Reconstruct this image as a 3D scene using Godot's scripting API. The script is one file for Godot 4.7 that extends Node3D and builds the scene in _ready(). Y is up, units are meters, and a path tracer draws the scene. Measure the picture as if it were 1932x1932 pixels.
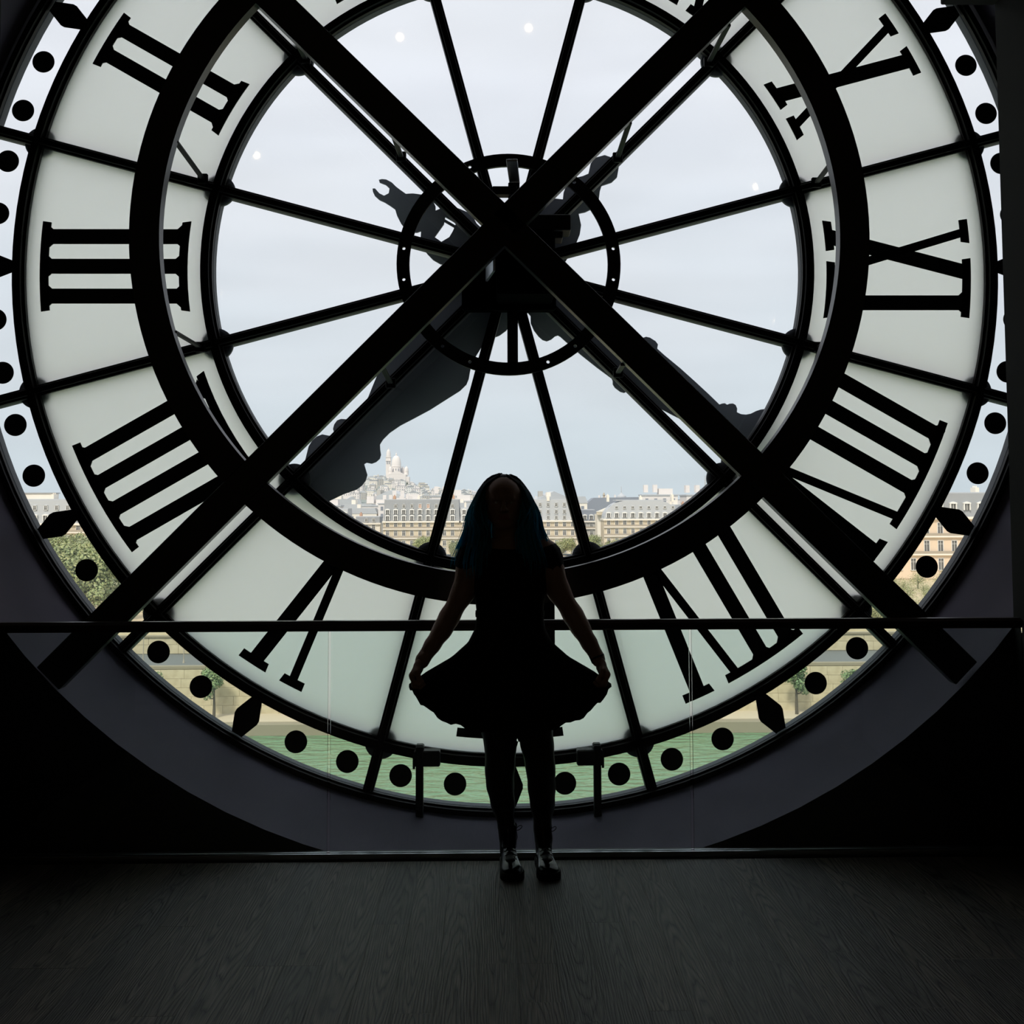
extends Node3D
# A visitor stands before the glazed dial of a station clock that serves as a window over a river and a city.
# Metres, y up. The camera stands at x = 0, z = 0; the dial faces the city towards -z.

const DIAL := Vector3(0.08, 2.678, -5.49)   # centre of the dial, in the plane of its glass
const WALL_Z := -4.95                       # inner face of the wall that the dial is set in

var M := {}
var used := {}


# ------------------------------------------------------------------ mesh building
class Mb:
	var v := PackedVector3Array()
	var n := PackedVector3Array()
	var t := PackedVector2Array()
	var c := PackedColorArray()
	var tint := Color.WHITE

	func tri(a: Vector3, b: Vector3, d: Vector3, na: Vector3, nb: Vector3, nd: Vector3, ta := Vector2.ZERO, tb := Vector2.ZERO, td := Vector2.ZERO) -> void:
		if (b - a).cross(d - a).dot(na + nb + nd) > 0.0:   # front faces run clockwise
			var s := b; b = d; d = s
			s = nb; nb = nd; nd = s
			var u := tb; tb = td; td = u
		v.append(a); v.append(b); v.append(d)
		n.append(na); n.append(nb); n.append(nd)
		t.append(ta); t.append(tb); t.append(td)
		c.append(tint); c.append(tint); c.append(tint)

	func quad(a: Vector3, b: Vector3, d: Vector3, e: Vector3, out: Vector3) -> void:
		tri(a, b, d, out, out, out, Vector2(0, 0), Vector2(1, 0), Vector2(1, 1))
		tri(a, d, e, out, out, out, Vector2(0, 0), Vector2(1, 1), Vector2(0, 1))

	func box(at: Vector3, size: Vector3, bevel := 0.0, basis := Basis.IDENTITY) -> void:
		var h := size * 0.5
		var b := minf(bevel, minf(h.x, minf(h.y, h.z)) * 0.9)
		for ax in 3:
			for s in [-1.0, 1.0]:
				var o := Vector3.ZERO; o[ax] = s
				var p := []
				for k in [[-1, -1], [1, -1], [1, 1], [-1, 1]]:
					var q := Vector3.ZERO
					q[ax] = s * h[ax]
					q[(ax + 1) % 3] = k[0] * (h[(ax + 1) % 3] - b)
					q[(ax + 2) % 3] = k[1] * (h[(ax + 2) % 3] - b)
					p.append(at + basis * q)
				quad(p[0], p[1], p[2], p[3], basis * o)
		if b <= 0.0:
			return
		for ax in 3:
			var i := (ax + 1) % 3
			var j := (ax + 2) % 3
			for s in [-1.0, 1.0]:
				for r in [-1.0, 1.0]:
					var p := []
					for k in [[-1, 0], [1, 0], [1, 1], [-1, 1]]:
						var q := Vector3.ZERO
						q[ax] = k[0] * (h[ax] - b)
						q[i] = s * (h[i] if k[1] == 0 else h[i] - b)
						q[j] = r * (h[j] - b if k[1] == 0 else h[j])
						p.append(at + basis * q)
					var o := Vector3.ZERO; o[i] = s; o[j] = r
					quad(p[0], p[1], p[2], p[3], (basis * o).normalized())
		for x in [-1.0, 1.0]:
			for y in [-1.0, 1.0]:
				for z in [-1.0, 1.0]:
					var o := (basis * Vector3(x, y, z)).normalized()
					tri(at + basis * Vector3(x * h.x, y * (h.y - b), z * (h.z - b)), at + basis * Vector3(x * (h.x - b), y * h.y, z * (h.z - b)), at + basis * Vector3(x * (h.x - b), y * (h.y - b), z * h.z), o, o, o)

	# a box from a to b with the given width and thickness; up gives the direction of the thickness
	func bar(a: Vector3, b: Vector3, width: float, thick: float, up: Vector3, bevel := 0.0) -> void:
		var y := (b - a).normalized()
		var x := y.cross(up).normalized()
		box((a + b) * 0.5, Vector3(width, a.distance_to(b), thick), bevel, Basis(x, y, x.cross(y)))

	# a flat outline (in x, y) given thickness from z0 to z1
	func prism(poly: PackedVector2Array, z0: float, z1: float) -> void:
		var idx := Geometry2D.triangulate_polygon(poly)
		for k in range(0, idx.size(), 3):
			for z in [z0, z1]:
				var o := Vector3(0, 0, 1 if z == z1 else -1)
				tri(Vector3(poly[idx[k]].x, poly[idx[k]].y, z), Vector3(poly[idx[k + 1]].x, poly[idx[k + 1]].y, z), Vector3(poly[idx[k + 2]].x, poly[idx[k + 2]].y, z), o, o, o, poly[idx[k]], poly[idx[k + 1]], poly[idx[k + 2]])
		var turn := 1.0 if Geometry2D.is_polygon_clockwise(poly) else -1.0
		for k in poly.size():
			var a := poly[k]
			var b := poly[(k + 1) % poly.size()]
			var e := (b - a).normalized()
			var o := Vector3(-e.y, e.x, 0) * turn
			quad(Vector3(a.x, a.y, z0), Vector3(b.x, b.y, z0), Vector3(b.x, b.y, z1), Vector3(a.x, a.y, z1), o)

	# a closed profile of (radius, z) turned about the z axis from angle a0 to a1
	func turned(profile: PackedVector2Array, a0 := 0.0, a1 := TAU, segments := 128, at := Vector3.ZERO) -> void:
		var turn := 1.0 if Geometry2D.is_polygon_clockwise(profile) else -1.0
		for k in segments:
			var s := [a0 + (a1 - a0) * k / segments, a0 + (a1 - a0) * (k + 1) / segments]
			var e := [Vector3(cos(s[0]), sin(s[0]), 0), Vector3(cos(s[1]), sin(s[1]), 0)]
			for i in profile.size():
				var p := profile[i]
				var q := profile[(i + 1) % profile.size()]
				if p.is_equal_approx(q):
					continue
				var d := (q - p).normalized()
				var o := Vector2(-d.y, d.x) * turn
				var n0: Vector3 = e[0] * o.x + Vector3(0, 0, o.y)
				var n1: Vector3 = e[1] * o.x + Vector3(0, 0, o.y)
				var a: Vector3 = at + e[0] * p.x + Vector3(0, 0, p.y)
				var b: Vector3 = at + e[1] * p.x + Vector3(0, 0, p.y)
				var f: Vector3 = at + e[1] * q.x + Vector3(0, 0, q.y)
				var g: Vector3 = at + e[0] * q.x + Vector3(0, 0, q.y)
				tri(a, b, f, n0, n1, n1)
				tri(a, f, g, n0, n1, n0)

	# a profile of (radius, y) turned about the y axis, smooth along the profile
	func lathe(profile: PackedVector2Array, segments := 24, at := Vector3.ZERO) -> void:
		for k in segments:
			var s0 := TAU * k / segments
			var s1 := TAU * (k + 1) / segments
			for i in profile.size() - 1:
				var p := profile[i]
				var q := profile[i + 1]
				var d := (q - p).normalized()
				var o := Vector2(d.y, -d.x)
				var e0 := Vector3(cos(s0), 0, sin(s0))
				var e1 := Vector3(cos(s1), 0, sin(s1))
				var up := Vector3(0, o.y, 0)
				tri(at + e0 * p.x + Vector3(0, p.y, 0), at + e1 * p.x + Vector3(0, p.y, 0), at + e1 * q.x + Vector3(0, q.y, 0), e0 * o.x + up, e1 * o.x + up, e1 * o.x + up)
				tri(at + e0 * p.x + Vector3(0, p.y, 0), at + e1 * q.x + Vector3(0, q.y, 0), at + e0 * q.x + Vector3(0, q.y, 0), e0 * o.x + up, e1 * o.x + up, e0 * o.x + up)

	# a round tube along points; radii and tints, if given, are one for each point
	func tube(points: PackedVector3Array, radii: PackedFloat32Array, sides := 8, tints := PackedColorArray(), flat := 1.0) -> void:
		var x := Vector3.ZERO
		var rings := []
		for i in points.size():
			var d := (points[mini(i + 1, points.size() - 1)] - points[maxi(i - 1, 0)]).normalized()
			if i == 0:
				x = d.cross(Vector3(0.31, 0.2, 0.93)).normalized()
			x = (x - d * x.dot(d)).normalized()
			var y := d.cross(x)
			var ring := []
			for k in sides:
				var a := TAU * k / sides
				ring.append([x * cos(a) + y * sin(a) * flat, (x * cos(a) * flat + y * sin(a)).normalized()])
			rings.append(ring)
		for i in points.size() - 1:
			for k in sides:
				var l := (k + 1) % sides
				var a: Vector3 = points[i] + rings[i][k][0] * radii[i]
				var b: Vector3 = points[i] + rings[i][l][0] * radii[i]
				var f: Vector3 = points[i + 1] + rings[i + 1][l][0] * radii[i + 1]
				var g: Vector3 = points[i + 1] + rings[i + 1][k][0] * radii[i + 1]
				if tints.size():
					tint = tints[i]
				tri(a, b, f, rings[i][k][1], rings[i][l][1], rings[i + 1][l][1])
				tri(a, f, g, rings[i][k][1], rings[i + 1][l][1], rings[i + 1][k][1])
		for end in [0, points.size() - 1]:
			var o := (points[end] - points[1 if end == 0 else end - 1]).normalized()
			for k in sides:
				tri(points[end], points[end] + rings[end][k][0] * radii[end], points[end] + rings[end][(k + 1) % sides][0] * radii[end], o, o, o)

	# an ellipsoid, lumpy by amount
	func ball(at: Vector3, r: Vector3, rings := 10, sides := 14, lumps: FastNoiseLite = null, amount := 0.0) -> void:
		var p := []
		for i in rings + 1:
			var row := []
			for k in sides + 1:
				var la := PI * i / rings
				var lo := TAU * k / sides
				var d := Vector3(sin(la) * cos(lo), cos(la), sin(la) * sin(lo))
				var s := 1.0
				if lumps:
					s += amount * lumps.get_noise_3dv(d * 60.0 + at * 7.0)
				row.append([at + d * r * s, (d / r).normalized()])
			p.append(row)
		for i in rings:
			for k in sides:
				tri(p[i][k][0], p[i][k + 1][0], p[i + 1][k + 1][0], p[i][k][1], p[i][k + 1][1], p[i + 1][k + 1][1])
				tri(p[i][k][0], p[i + 1][k + 1][0], p[i + 1][k][0], p[i][k][1], p[i + 1][k + 1][1], p[i + 1][k][1])

	# a surface through rows of points, smooth; normals point to the side that hint does
	func sheet(rows: Array, closed := false) -> void:
		var h := rows.size()
		var w: int = rows[0].size()
		var nn := []
		for i in h:
			var row := []
			for k in w:
				var du: Vector3 = rows[i][(k + 1) % w if closed else mini(k + 1, w - 1)] - rows[i][(k - 1 + w) % w if closed else maxi(k - 1, 0)]
				var dv: Vector3 = rows[mini(i + 1, h - 1)][k] - rows[maxi(i - 1, 0)][k]
				row.append(dv.cross(du).normalized())
			nn.append(row)
		for i in h - 1:
			for k in (w if closed else w - 1):
				var l := (k + 1) % w
				tri(rows[i][k], rows[i][l], rows[i + 1][l], nn[i][k], nn[i][l], nn[i + 1][l], Vector2(float(k) / w, float(i) / h), Vector2(float(k + 1) / w, float(i) / h), Vector2(float(k + 1) / w, float(i + 1) / h))
				tri(rows[i][k], rows[i + 1][l], rows[i + 1][k], nn[i][k], nn[i + 1][l], nn[i + 1][k], Vector2(float(k) / w, float(i) / h), Vector2(float(k + 1) / w, float(i + 1) / h), Vector2(float(k) / w, float(i + 1) / h))

	func done(into: ArrayMesh = null) -> ArrayMesh:
		var a := []
		a.resize(Mesh.ARRAY_MAX)
		a[Mesh.ARRAY_VERTEX] = v
		a[Mesh.ARRAY_NORMAL] = n
		a[Mesh.ARRAY_TEX_UV] = t
		a[Mesh.ARRAY_COLOR] = c
		var m := into if into else ArrayMesh.new()
		m.add_surface_from_arrays(Mesh.PRIMITIVE_TRIANGLES, a)
		return m


# a smooth union of tapered capsules on a grid, meshed as surface nets
class Field:
	var lo: Vector3
	var cell: float
	var nx: int
	var ny: int
	var nz: int
	var sum: PackedFloat32Array
	var k: float

	func _init(a: Vector3, b: Vector3, size: float, blend: float) -> void:
		lo = a
		cell = size
		nx = int((b.x - a.x) / size) + 2
		ny = int((b.y - a.y) / size) + 2
		nz = int((b.z - a.z) / size) + 2
		k = 1.0 / blend
		sum = PackedFloat32Array()
		sum.resize(nx * ny * nz)

	func add(a: Vector3, ra: float, b: Vector3, rb: float, squash := Vector3.ONE) -> void:
		var reach := maxf(ra, rb) + 5.0 / k
		var p := (a.min(b) - Vector3.ONE * reach - lo) / cell
		var q := (a.max(b) + Vector3.ONE * reach - lo) / cell
		var ab := (b - a) * squash
		var l2 := maxf(ab.length_squared(), 1e-9)
		for z in range(maxi(0, int(p.z)), mini(nz, int(q.z) + 2)):
			for y in range(maxi(0, int(p.y)), mini(ny, int(q.y) + 2)):
				var row := (z * ny + y) * nx
				for x in range(maxi(0, int(p.x)), mini(nx, int(q.x) + 2)):
					var d := (lo + Vector3(x, y, z) * cell - a) * squash
					var s := clampf(d.dot(ab) / l2, 0.0, 1.0)
					var far := (d - ab * s).length() - lerpf(ra, rb, s)
					if far < 5.0 / k:
						sum[row + x] += exp(-far * k)

	func at(x: int, y: int, z: int) -> float:
		return sum[(z * ny + y) * nx + x] - 1.0      # above zero inside

	func mesh(mb: Mb, paint: Callable) -> void:
		var own := {}
		var pos := PackedVector3Array()
		for z in nz - 1:
			for y in ny - 1:
				var row := (z * ny + y) * nx
				for x in nx - 1:
					var i := row + x
					var c0 := sum[i] > 1.0
					if c0 == (sum[i + 1] > 1.0) and c0 == (sum[i + nx] > 1.0) and c0 == (sum[i + nx + 1] > 1.0) and c0 == (sum[i + nx * ny] > 1.0) and c0 == (sum[i + nx * ny + 1] > 1.0) and c0 == (sum[i + nx * ny + nx] > 1.0) and c0 == (sum[i + nx * ny + nx + 1] > 1.0):
						continue
					var total := Vector3.ZERO
					var count := 0
					for e in [[0, 0, 0, 1, 0, 0], [0, 1, 0, 1, 1, 0], [0, 0, 1, 1, 0, 1], [0, 1, 1, 1, 1, 1], [0, 0, 0, 0, 1, 0], [1, 0, 0, 1, 1, 0], [0, 0, 1, 0, 1, 1], [1, 0, 1, 1, 1, 1], [0, 0, 0, 0, 0, 1], [1, 0, 0, 1, 0, 1], [0, 1, 0, 0, 1, 1], [1, 1, 0, 1, 1, 1]]:
						var f := at(x + e[0], y + e[1], z + e[2])
						var g := at(x + e[3], y + e[4], z + e[5])
						if (f > 0.0) != (g > 0.0):
							f = log(f + 1.0 + 1e-6)
							g = log(g + 1.0 + 1e-6)
							total += Vector3(x + e[0], y + e[1], z + e[2]).lerp(Vector3(x + e[3], y + e[4], z + e[5]), f / (f - g))
							count += 1
					own[i] = pos.size()
					pos.append(lo + total / count * cell)
		var nor := PackedVector3Array()
		nor.resize(pos.size())
		var faces := PackedInt32Array()
		for i in own:
			var x: int = i % nx
			var y: int = (i / nx) % ny
			var z: int = i / (nx * ny)
			var steps := [[1, 0, 0, nx, nx * ny], [0, 1, 0, 1, nx * ny], [0, 0, 1, 1, nx]]
			for s in steps:
				if (s[0] == 0 and x == 0) or (s[1] == 0 and y == 0) or (s[2] == 0 and z == 0):
					continue
				var inside := at(x, y, z) > 0.0
				if inside == (at(x + s[0], y + s[1], z + s[2]) > 0.0):
					continue
				var f := [i, i - s[3], i - s[3] - s[4], i - s[4]]
				if not (own.has(f[1]) and own.has(f[2]) and own.has(f[3])):
					continue
				var ids := [own[f[0]], own[f[1]], own[f[2]], own[f[3]]]
				var o := Vector3(s[0], s[1], s[2]) * (1.0 if inside else -1.0)
				var w := (pos[ids[1]] - pos[ids[0]]).cross(pos[ids[2]] - pos[ids[0]])
				w = w if w.dot(o) > 0.0 else -w
				for j in 4:
					nor[ids[j]] += w
				faces.append_array([ids[0], ids[1], ids[2], ids[0], ids[2], ids[3]])
		for j in range(0, faces.size(), 3):
			var p := [pos[faces[j]], pos[faces[j + 1]], pos[faces[j + 2]]]
			mb.tint = paint.call((p[0] + p[1] + p[2]) / 3.0)
			mb.tri(p[0], p[1], p[2], nor[faces[j]].normalized(), nor[faces[j + 1]].normalized(), nor[faces[j + 2]].normalized())


# ------------------------------------------------------------------ naming
func numbered(called: String) -> String:
	var k: int = used.get(called, 0)
	used[called] = k + 1
	return called if k == 0 else "%s_%03d" % [called, k]


func tag(o: Node, label: String, category := "", group := "", kind := "") -> Node3D:
	if label: o.set_meta("label", label)
	if category: o.set_meta("category", category)
	if group: o.set_meta("group", group)
	if kind: o.set_meta("kind", kind)
	return o


func thing(called: String, label: String, category: String, at := Vector3.ZERO, group := "") -> Node3D:
	var o := Node3D.new()
	o.name = numbered(called)
	o.position = at
	add_child(o, true)
	tag(o, label, category, group)
	return o


func obj(called: String, mesh: Mesh, mat: Material, parent: Node = self, at := Vector3.ZERO) -> MeshInstance3D:
	var o := MeshInstance3D.new()
	o.mesh = mesh
	if mat:
		o.material_override = mat
	o.position = at
	if parent == self:
		o.name = numbered(called)
	else:
		var key := "%d/%s" % [parent.get_instance_id(), called]
		var k: int = used.get(key, 0)
		used[key] = k + 1
		o.name = called if k == 0 else "%s_%03d" % [called, k]
	parent.add_child(o, true)
	return o


func struct(called: String, mesh: Mesh, mat: Material, label := "") -> MeshInstance3D:
	var o := obj(called, mesh, mat)
	tag(o, label, "", "", "structure")
	return o


func copy_of(root: Node3D, at: Vector3, turn := 0.0, size := 1.0, label := "") -> Node3D:
	var o: Node3D = root.duplicate()
	o.name = numbered(str(root.name).rstrip("0123456789").trim_suffix("_"))
	add_child(o, true)
	o.position = at
	o.rotation.y = turn
	o.scale = Vector3.ONE * size
	if label:
		o.set_meta("label", label)
	return o


# ------------------------------------------------------------------ materials
func mat(color: Color, rough := 0.8, metal := 0.0, spec := 0.5) -> StandardMaterial3D:
	var m := StandardMaterial3D.new()
	m.albedo_color = color
	m.roughness = rough
	m.metallic = metal
	m.metallic_specular = spec
	return m


func noise(seed_: int, freq: float, octaves := 4) -> FastNoiseLite:
	var f := FastNoiseLite.new()
	f.noise_type = FastNoiseLite.TYPE_SIMPLEX_SMOOTH
	f.seed = seed_
	f.frequency = freq
	f.fractal_octaves = octaves
	return f


func noise_texture(seed_: int, freq: float, a: Color, b: Color, size := 256) -> NoiseTexture2D:
	var g := Gradient.new()
	g.set_color(0, a)
	g.set_color(1, b)
	var t := NoiseTexture2D.new()
	t.width = size
	t.height = size
	t.seamless = true
	t.noise = noise(seed_, freq)
	t.color_ramp = g
	return t


# the face of one oak board: nested arches of growth rings, with fine pores
func grain_image(seed_: int) -> Image:
	var w := 128
	var h := 1024
	var im := Image.create(w, h, false, Image.FORMAT_RGB8)
	var warp := noise(seed_, 0.006, 3)
	var pore := noise(seed_ + 50, 0.05, 2)
	var r := RandomNumberGenerator.new()
	r.seed = seed_
	var x0 := r.randf_range(0.3, 0.7)
	var y0 := r.randf_range(0.2, 0.8)
	var fine := r.randf_range(10.0, 15.0)
	for y in h:
		for x in w:
			var u := float(x) / w - x0
			var q := float(y) / h - y0
			var g := warp.get_noise_2d(x * 2.2, y * 0.55)
			var ring := sqrt(u * u * 1.6 + q * q * 1.15) * fine + g * 1.1
			var line := pow(absf(sin(ring * PI)), 0.45)
			var p := pore.get_noise_2d(x * 5.0, y * 0.22)
			var val := clampf(0.22 + 0.66 * line + 0.34 * p, 0.0, 1.0)
			im.set_pixel(x, y, Color(val, val, val))
	return im


func materials() -> void:
	M.black = mat(Color(0.06, 0.06, 0.07), 0.42, 0.0, 0.6)
	M.black_paint = mat(Color(0.04, 0.04, 0.045), 0.55)
	M.matt_black = mat(Color(0.02, 0.02, 0.022), 0.95, 0.0, 0.1)
	M.iron = mat(Color(0.065, 0.055, 0.05), 0.6, 0.0, 0.35)
	M.iron_edge = mat(Color(0.12, 0.10, 0.075), 0.45)
	M.numeral = mat(Color(0.035, 0.04, 0.038), 0.7)
	M.dot = mat(Color(0.03, 0.03, 0.035), 0.7)
	M.hand = mat(Color(0.16, 0.17, 0.2), 0.6)
	M.zinc = mat(Color(0.80, 0.83, 0.86), 0.35, 1.0)
	M.wall = mat(Color(0.06, 0.06, 0.068), 0.9)
	M.wall.albedo_texture = noise_texture(4, 0.02, Color(0.85, 0.85, 0.85), Color(1, 1, 1))
	M.wall.uv1_triplanar = true
	M.reveal = mat(Color(0.53, 0.505, 0.58), 0.85)
	M.reveal.albedo_texture = noise_texture(5, 0.012, Color(0.86, 0.86, 0.87), Color(1, 1, 1))
	M.reveal.uv1_triplanar = true
	M.reveal.uv1_scale = Vector3.ONE * 0.6
	M.sill = mat(Color(0.35, 0.36, 0.38), 0.6)
	M.steel = mat(Color(0.8, 0.82, 0.84), 0.28, 1.0)
	M.rail = mat(Color(0.27, 0.19, 0.155), 0.34)
	M.rail.albedo_texture = noise_texture(6, 0.03, Color(0.6, 0.6, 0.6), Color(1, 1, 1))
	M.rail.uv1_triplanar = true
	M.rail.uv1_scale = Vector3(0.3, 6, 6)

	# panes: clear float glass with a film of street dust, seen against the light
	M.clear = mat(Color(0.9, 0.95, 1.0, 0.02), 0.03)
	M.clear.transparency = BaseMaterial3D.TRANSPARENCY_ALPHA
	M.clear.backlight_enabled = true
	M.clear.backlight = Color(0.24, 0.25, 0.27)
	# opal glass: rough on both faces, so that daylight comes through without a view
	M.opal = mat(Color(0.93, 0.912, 0.912, 0.0), 1.0)
	M.opal.backlight_enabled = true
	M.opal.backlight = Color(0.82, 0.84, 0.82)
	M.opal.clearcoat_enabled = true
	M.opal.clearcoat = 1.0
	M.opal.clearcoat_roughness = 0.02
	M.opal.refraction_enabled = true
	M.opal.refraction_scale = 0.05
	# toughened guard glass, slightly green
	M.guard = mat(Color(0.955, 1.0, 0.99, 0.0), 0.0, 0.0, 0.3)
	M.guard.refraction_enabled = true
	M.guard.refraction_scale = 0.05

	for k in 4:
		var im := grain_image(11 + k * 7)
		var tex := ImageTexture.create_from_image(im)
		for s in 2:
			var m := mat([Color(0.52, 0.485, 0.44), Color(0.43, 0.41, 0.385)][s], 0.5)
			m.albedo_texture = tex
			m.heightmap_enabled = true
			m.heightmap_texture = tex
			m.heightmap_scale = 0.16
			M["plank%d" % (k * 2 + s)] = m

	# the figure
	M.body = mat(Color.WHITE, 0.55)
	M.body.vertex_color_use_as_albedo = true
	M.dress = mat(Color(0.03, 0.03, 0.033), 0.9)
	M.leather = mat(Color(0.02, 0.02, 0.022), 0.18)
	M.rubber = mat(Color(0.02, 0.02, 0.02), 0.75)
	M.hair = mat(Color.WHITE, 0.45)
	M.hair.vertex_color_use_as_albedo = true
	M.hair.backlight_enabled = true
	M.hair.backlight = Color(0.85, 1.0, 1.0)
	M.eye = mat(Color(0.8, 0.8, 0.78), 0.2)

	# outdoors
	M.stone = mat(Color(0.90, 0.85, 0.75), 0.9)
	M.stone.albedo_texture = noise_texture(21, 0.02, Color(0.82, 0.81, 0.79), Color(1, 1, 1))
	M.stone.uv1_triplanar = true
	M.stone.uv1_scale = Vector3.ONE * 0.04
	M.stone_pale = mat(Color(0.91, 0.885, 0.83), 0.9)
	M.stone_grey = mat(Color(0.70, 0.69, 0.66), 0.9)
	M.stone_warm = mat(Color(0.88, 0.80, 0.70), 0.9)
	M.stone_white = mat(Color(0.87, 0.85, 0.83), 0.9)
	M.slate = mat(Color(0.60, 0.615, 0.625), 0.7)
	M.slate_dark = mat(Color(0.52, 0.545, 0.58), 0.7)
	M.zinc_roof = mat(Color(0.71, 0.725, 0.735), 0.6)
	M.frame = mat(Color(0.88, 0.88, 0.86), 0.7)
	M.pane = mat(Color(0.38, 0.375, 0.36), 0.3)
	M.blind = mat(Color(0.74, 0.60, 0.52), 0.8)
	M.brick = mat(Color(0.74, 0.60, 0.50), 0.9)
	M.iron_far = mat(Color(0.66, 0.62, 0.55), 0.8)
	M.quay = mat(Color(0.83, 0.775, 0.65), 0.9)
	M.quay.albedo_texture = noise_texture(22, 0.03, Color(0.84, 0.83, 0.80), Color(1, 1, 1))
	M.quay.uv1_triplanar = true
	M.quay.uv1_scale = Vector3(0.07, 0.07, 0.07)
	M.quay_edge = mat(Color(0.58, 0.54, 0.45), 0.9)
	M.paving = mat(Color(0.78, 0.72, 0.62), 0.9)
	M.asphalt = mat(Color(0.47, 0.475, 0.46), 0.95, 0.0, 0.2)
	M.gravel = mat(Color(0.76, 0.70, 0.56), 0.95)
	M.lawn = mat(Color(0.50, 0.62, 0.25), 0.95)
	M.hill = mat(Color(0.55, 0.58, 0.56), 1.0)
	M.bark = mat(Color(0.36, 0.33, 0.27), 0.95)
	M.leaf = mat(Color.WHITE, 0.8)
	M.leaf.vertex_color_use_as_albedo = true
	M.leaf.backlight_enabled = true
	M.leaf.backlight = Color(0.30, 0.36, 0.12)
	M.car = mat(Color(0.85, 0.88, 0.88), 0.25)
	M.glass_dark = mat(Color(0.08, 0.09, 0.1), 0.1)
	M.tyre = mat(Color(0.04, 0.04, 0.04), 0.9)
	M.cloth_dark = mat(Color(0.16, 0.2, 0.2), 0.9)
	M.skin_far = mat(Color(0.75, 0.6, 0.5), 0.8)
	var w := mat(Color(0.40, 0.53, 0.38), 0.16)
	var wave := noise_texture(31, 0.018, Color.BLACK, Color.WHITE, 512)
	w.heightmap_enabled = true
	w.heightmap_texture = wave
	w.heightmap_scale = 60.0
	w.uv1_triplanar = true
	w.uv1_world_triplanar = true
	w.uv1_scale = Vector3(0.022, 0.03, 0.05)
	M.water = w


# ------------------------------------------------------------------ light, sky, camera
func sky_image() -> Image:
	var w := 1024
	var h := 512
	var im := Image.create(w, h, false, Image.FORMAT_RGBF)
	var cloud := noise(3, 1.0, 5)
	var wisp := noise(8, 1.0, 4)
	for y in h:
		var e := PI * (0.5 - (y + 0.5) / h)
		var s := maxf(0.0, sin(e))
		for x in w:
			var a := TAU * (x + 0.5) / w
			var d := Vector3(cos(a) * cos(e), sin(e), sin(a) * cos(e))
			var low := Color(0.70, 0.80, 0.855)
			var high := Color(0.90, 0.94, 1.02)
			var c := low.lerp(high, clampf(s / 0.36, 0.0, 1.0))
			var k := clampf(0.5 + 1.3 * cloud.get_noise_3d(d.x * 2.2, d.y * 9.0, d.z * 2.2), 0.0, 1.0)
			var q := clampf(0.5 + 1.5 * wisp.get_noise_3d(d.x * 3.0 + 9.0, d.y * 22.0, d.z * 3.0), 0.0, 1.0)
			c = c.lerp(Color(0.90, 0.93, 0.98), 0.55 * k * clampf(s * 4.0, 0.12, 1.0))
			c = c * (0.95 + 0.07 * q)
			c = c * (1.0 + 0.35 * s * s)      # a hazy overcast is brighter overhead
			im.set_pixel(x, y, c)
	return im


func light_and_camera() -> void:
	var cam := Camera3D.new()
	cam.name = "camera"
	cam.position = Vector3(0, 1.5, 0)
	cam.rotation_order = EULER_ORDER_YXZ
	cam.rotation = Vector3(0.06151, -0.01724, -0.00303)
	cam.projection = Camera3D.PROJECTION_FRUSTUM     # the photograph was cropped: its centre lies below the lens's axis
	cam.near = 0.05
	cam.far = 6000.0
	cam.size = 0.05 * 1932.0 / 2100.0
	cam.frustum_offset = Vector2(0, -0.05 * 145.4 / 2100.0)
	cam.current = true
	add_child(cam)

	var env := Environment.new()
	env.background_mode = Environment.BG_SKY
	var sky := Sky.new()
	var pan := PanoramaSkyMaterial.new()
	pan.panorama = ImageTexture.create_from_image(sky_image())
	sky.sky_material = pan
	env.sky = sky
	env.tonemap_mode = Environment.TONE_MAPPER_LINEAR
	env.tonemap_exposure = 1.0
	env.sdfgi_enabled = true
	env.ssao_enabled = true
	env.ssil_enabled = true
	var we := WorldEnvironment.new()
	we.name = "world"
	we.environment = env
	add_child(we)

	var sun := DirectionalLight3D.new()              # a veiled sun in the south, behind the building
	sun.name = "sun"
	sun.light_color = Color(1.0, 0.96, 0.90)
	sun.light_energy = 1.0
	sun.light_angular_distance = 8.0
	sun.shadow_enabled = true
	sun.rotation = Vector3(deg_to_rad(-46), deg_to_rad(-24), 0)
	add_child(sun)


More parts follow.
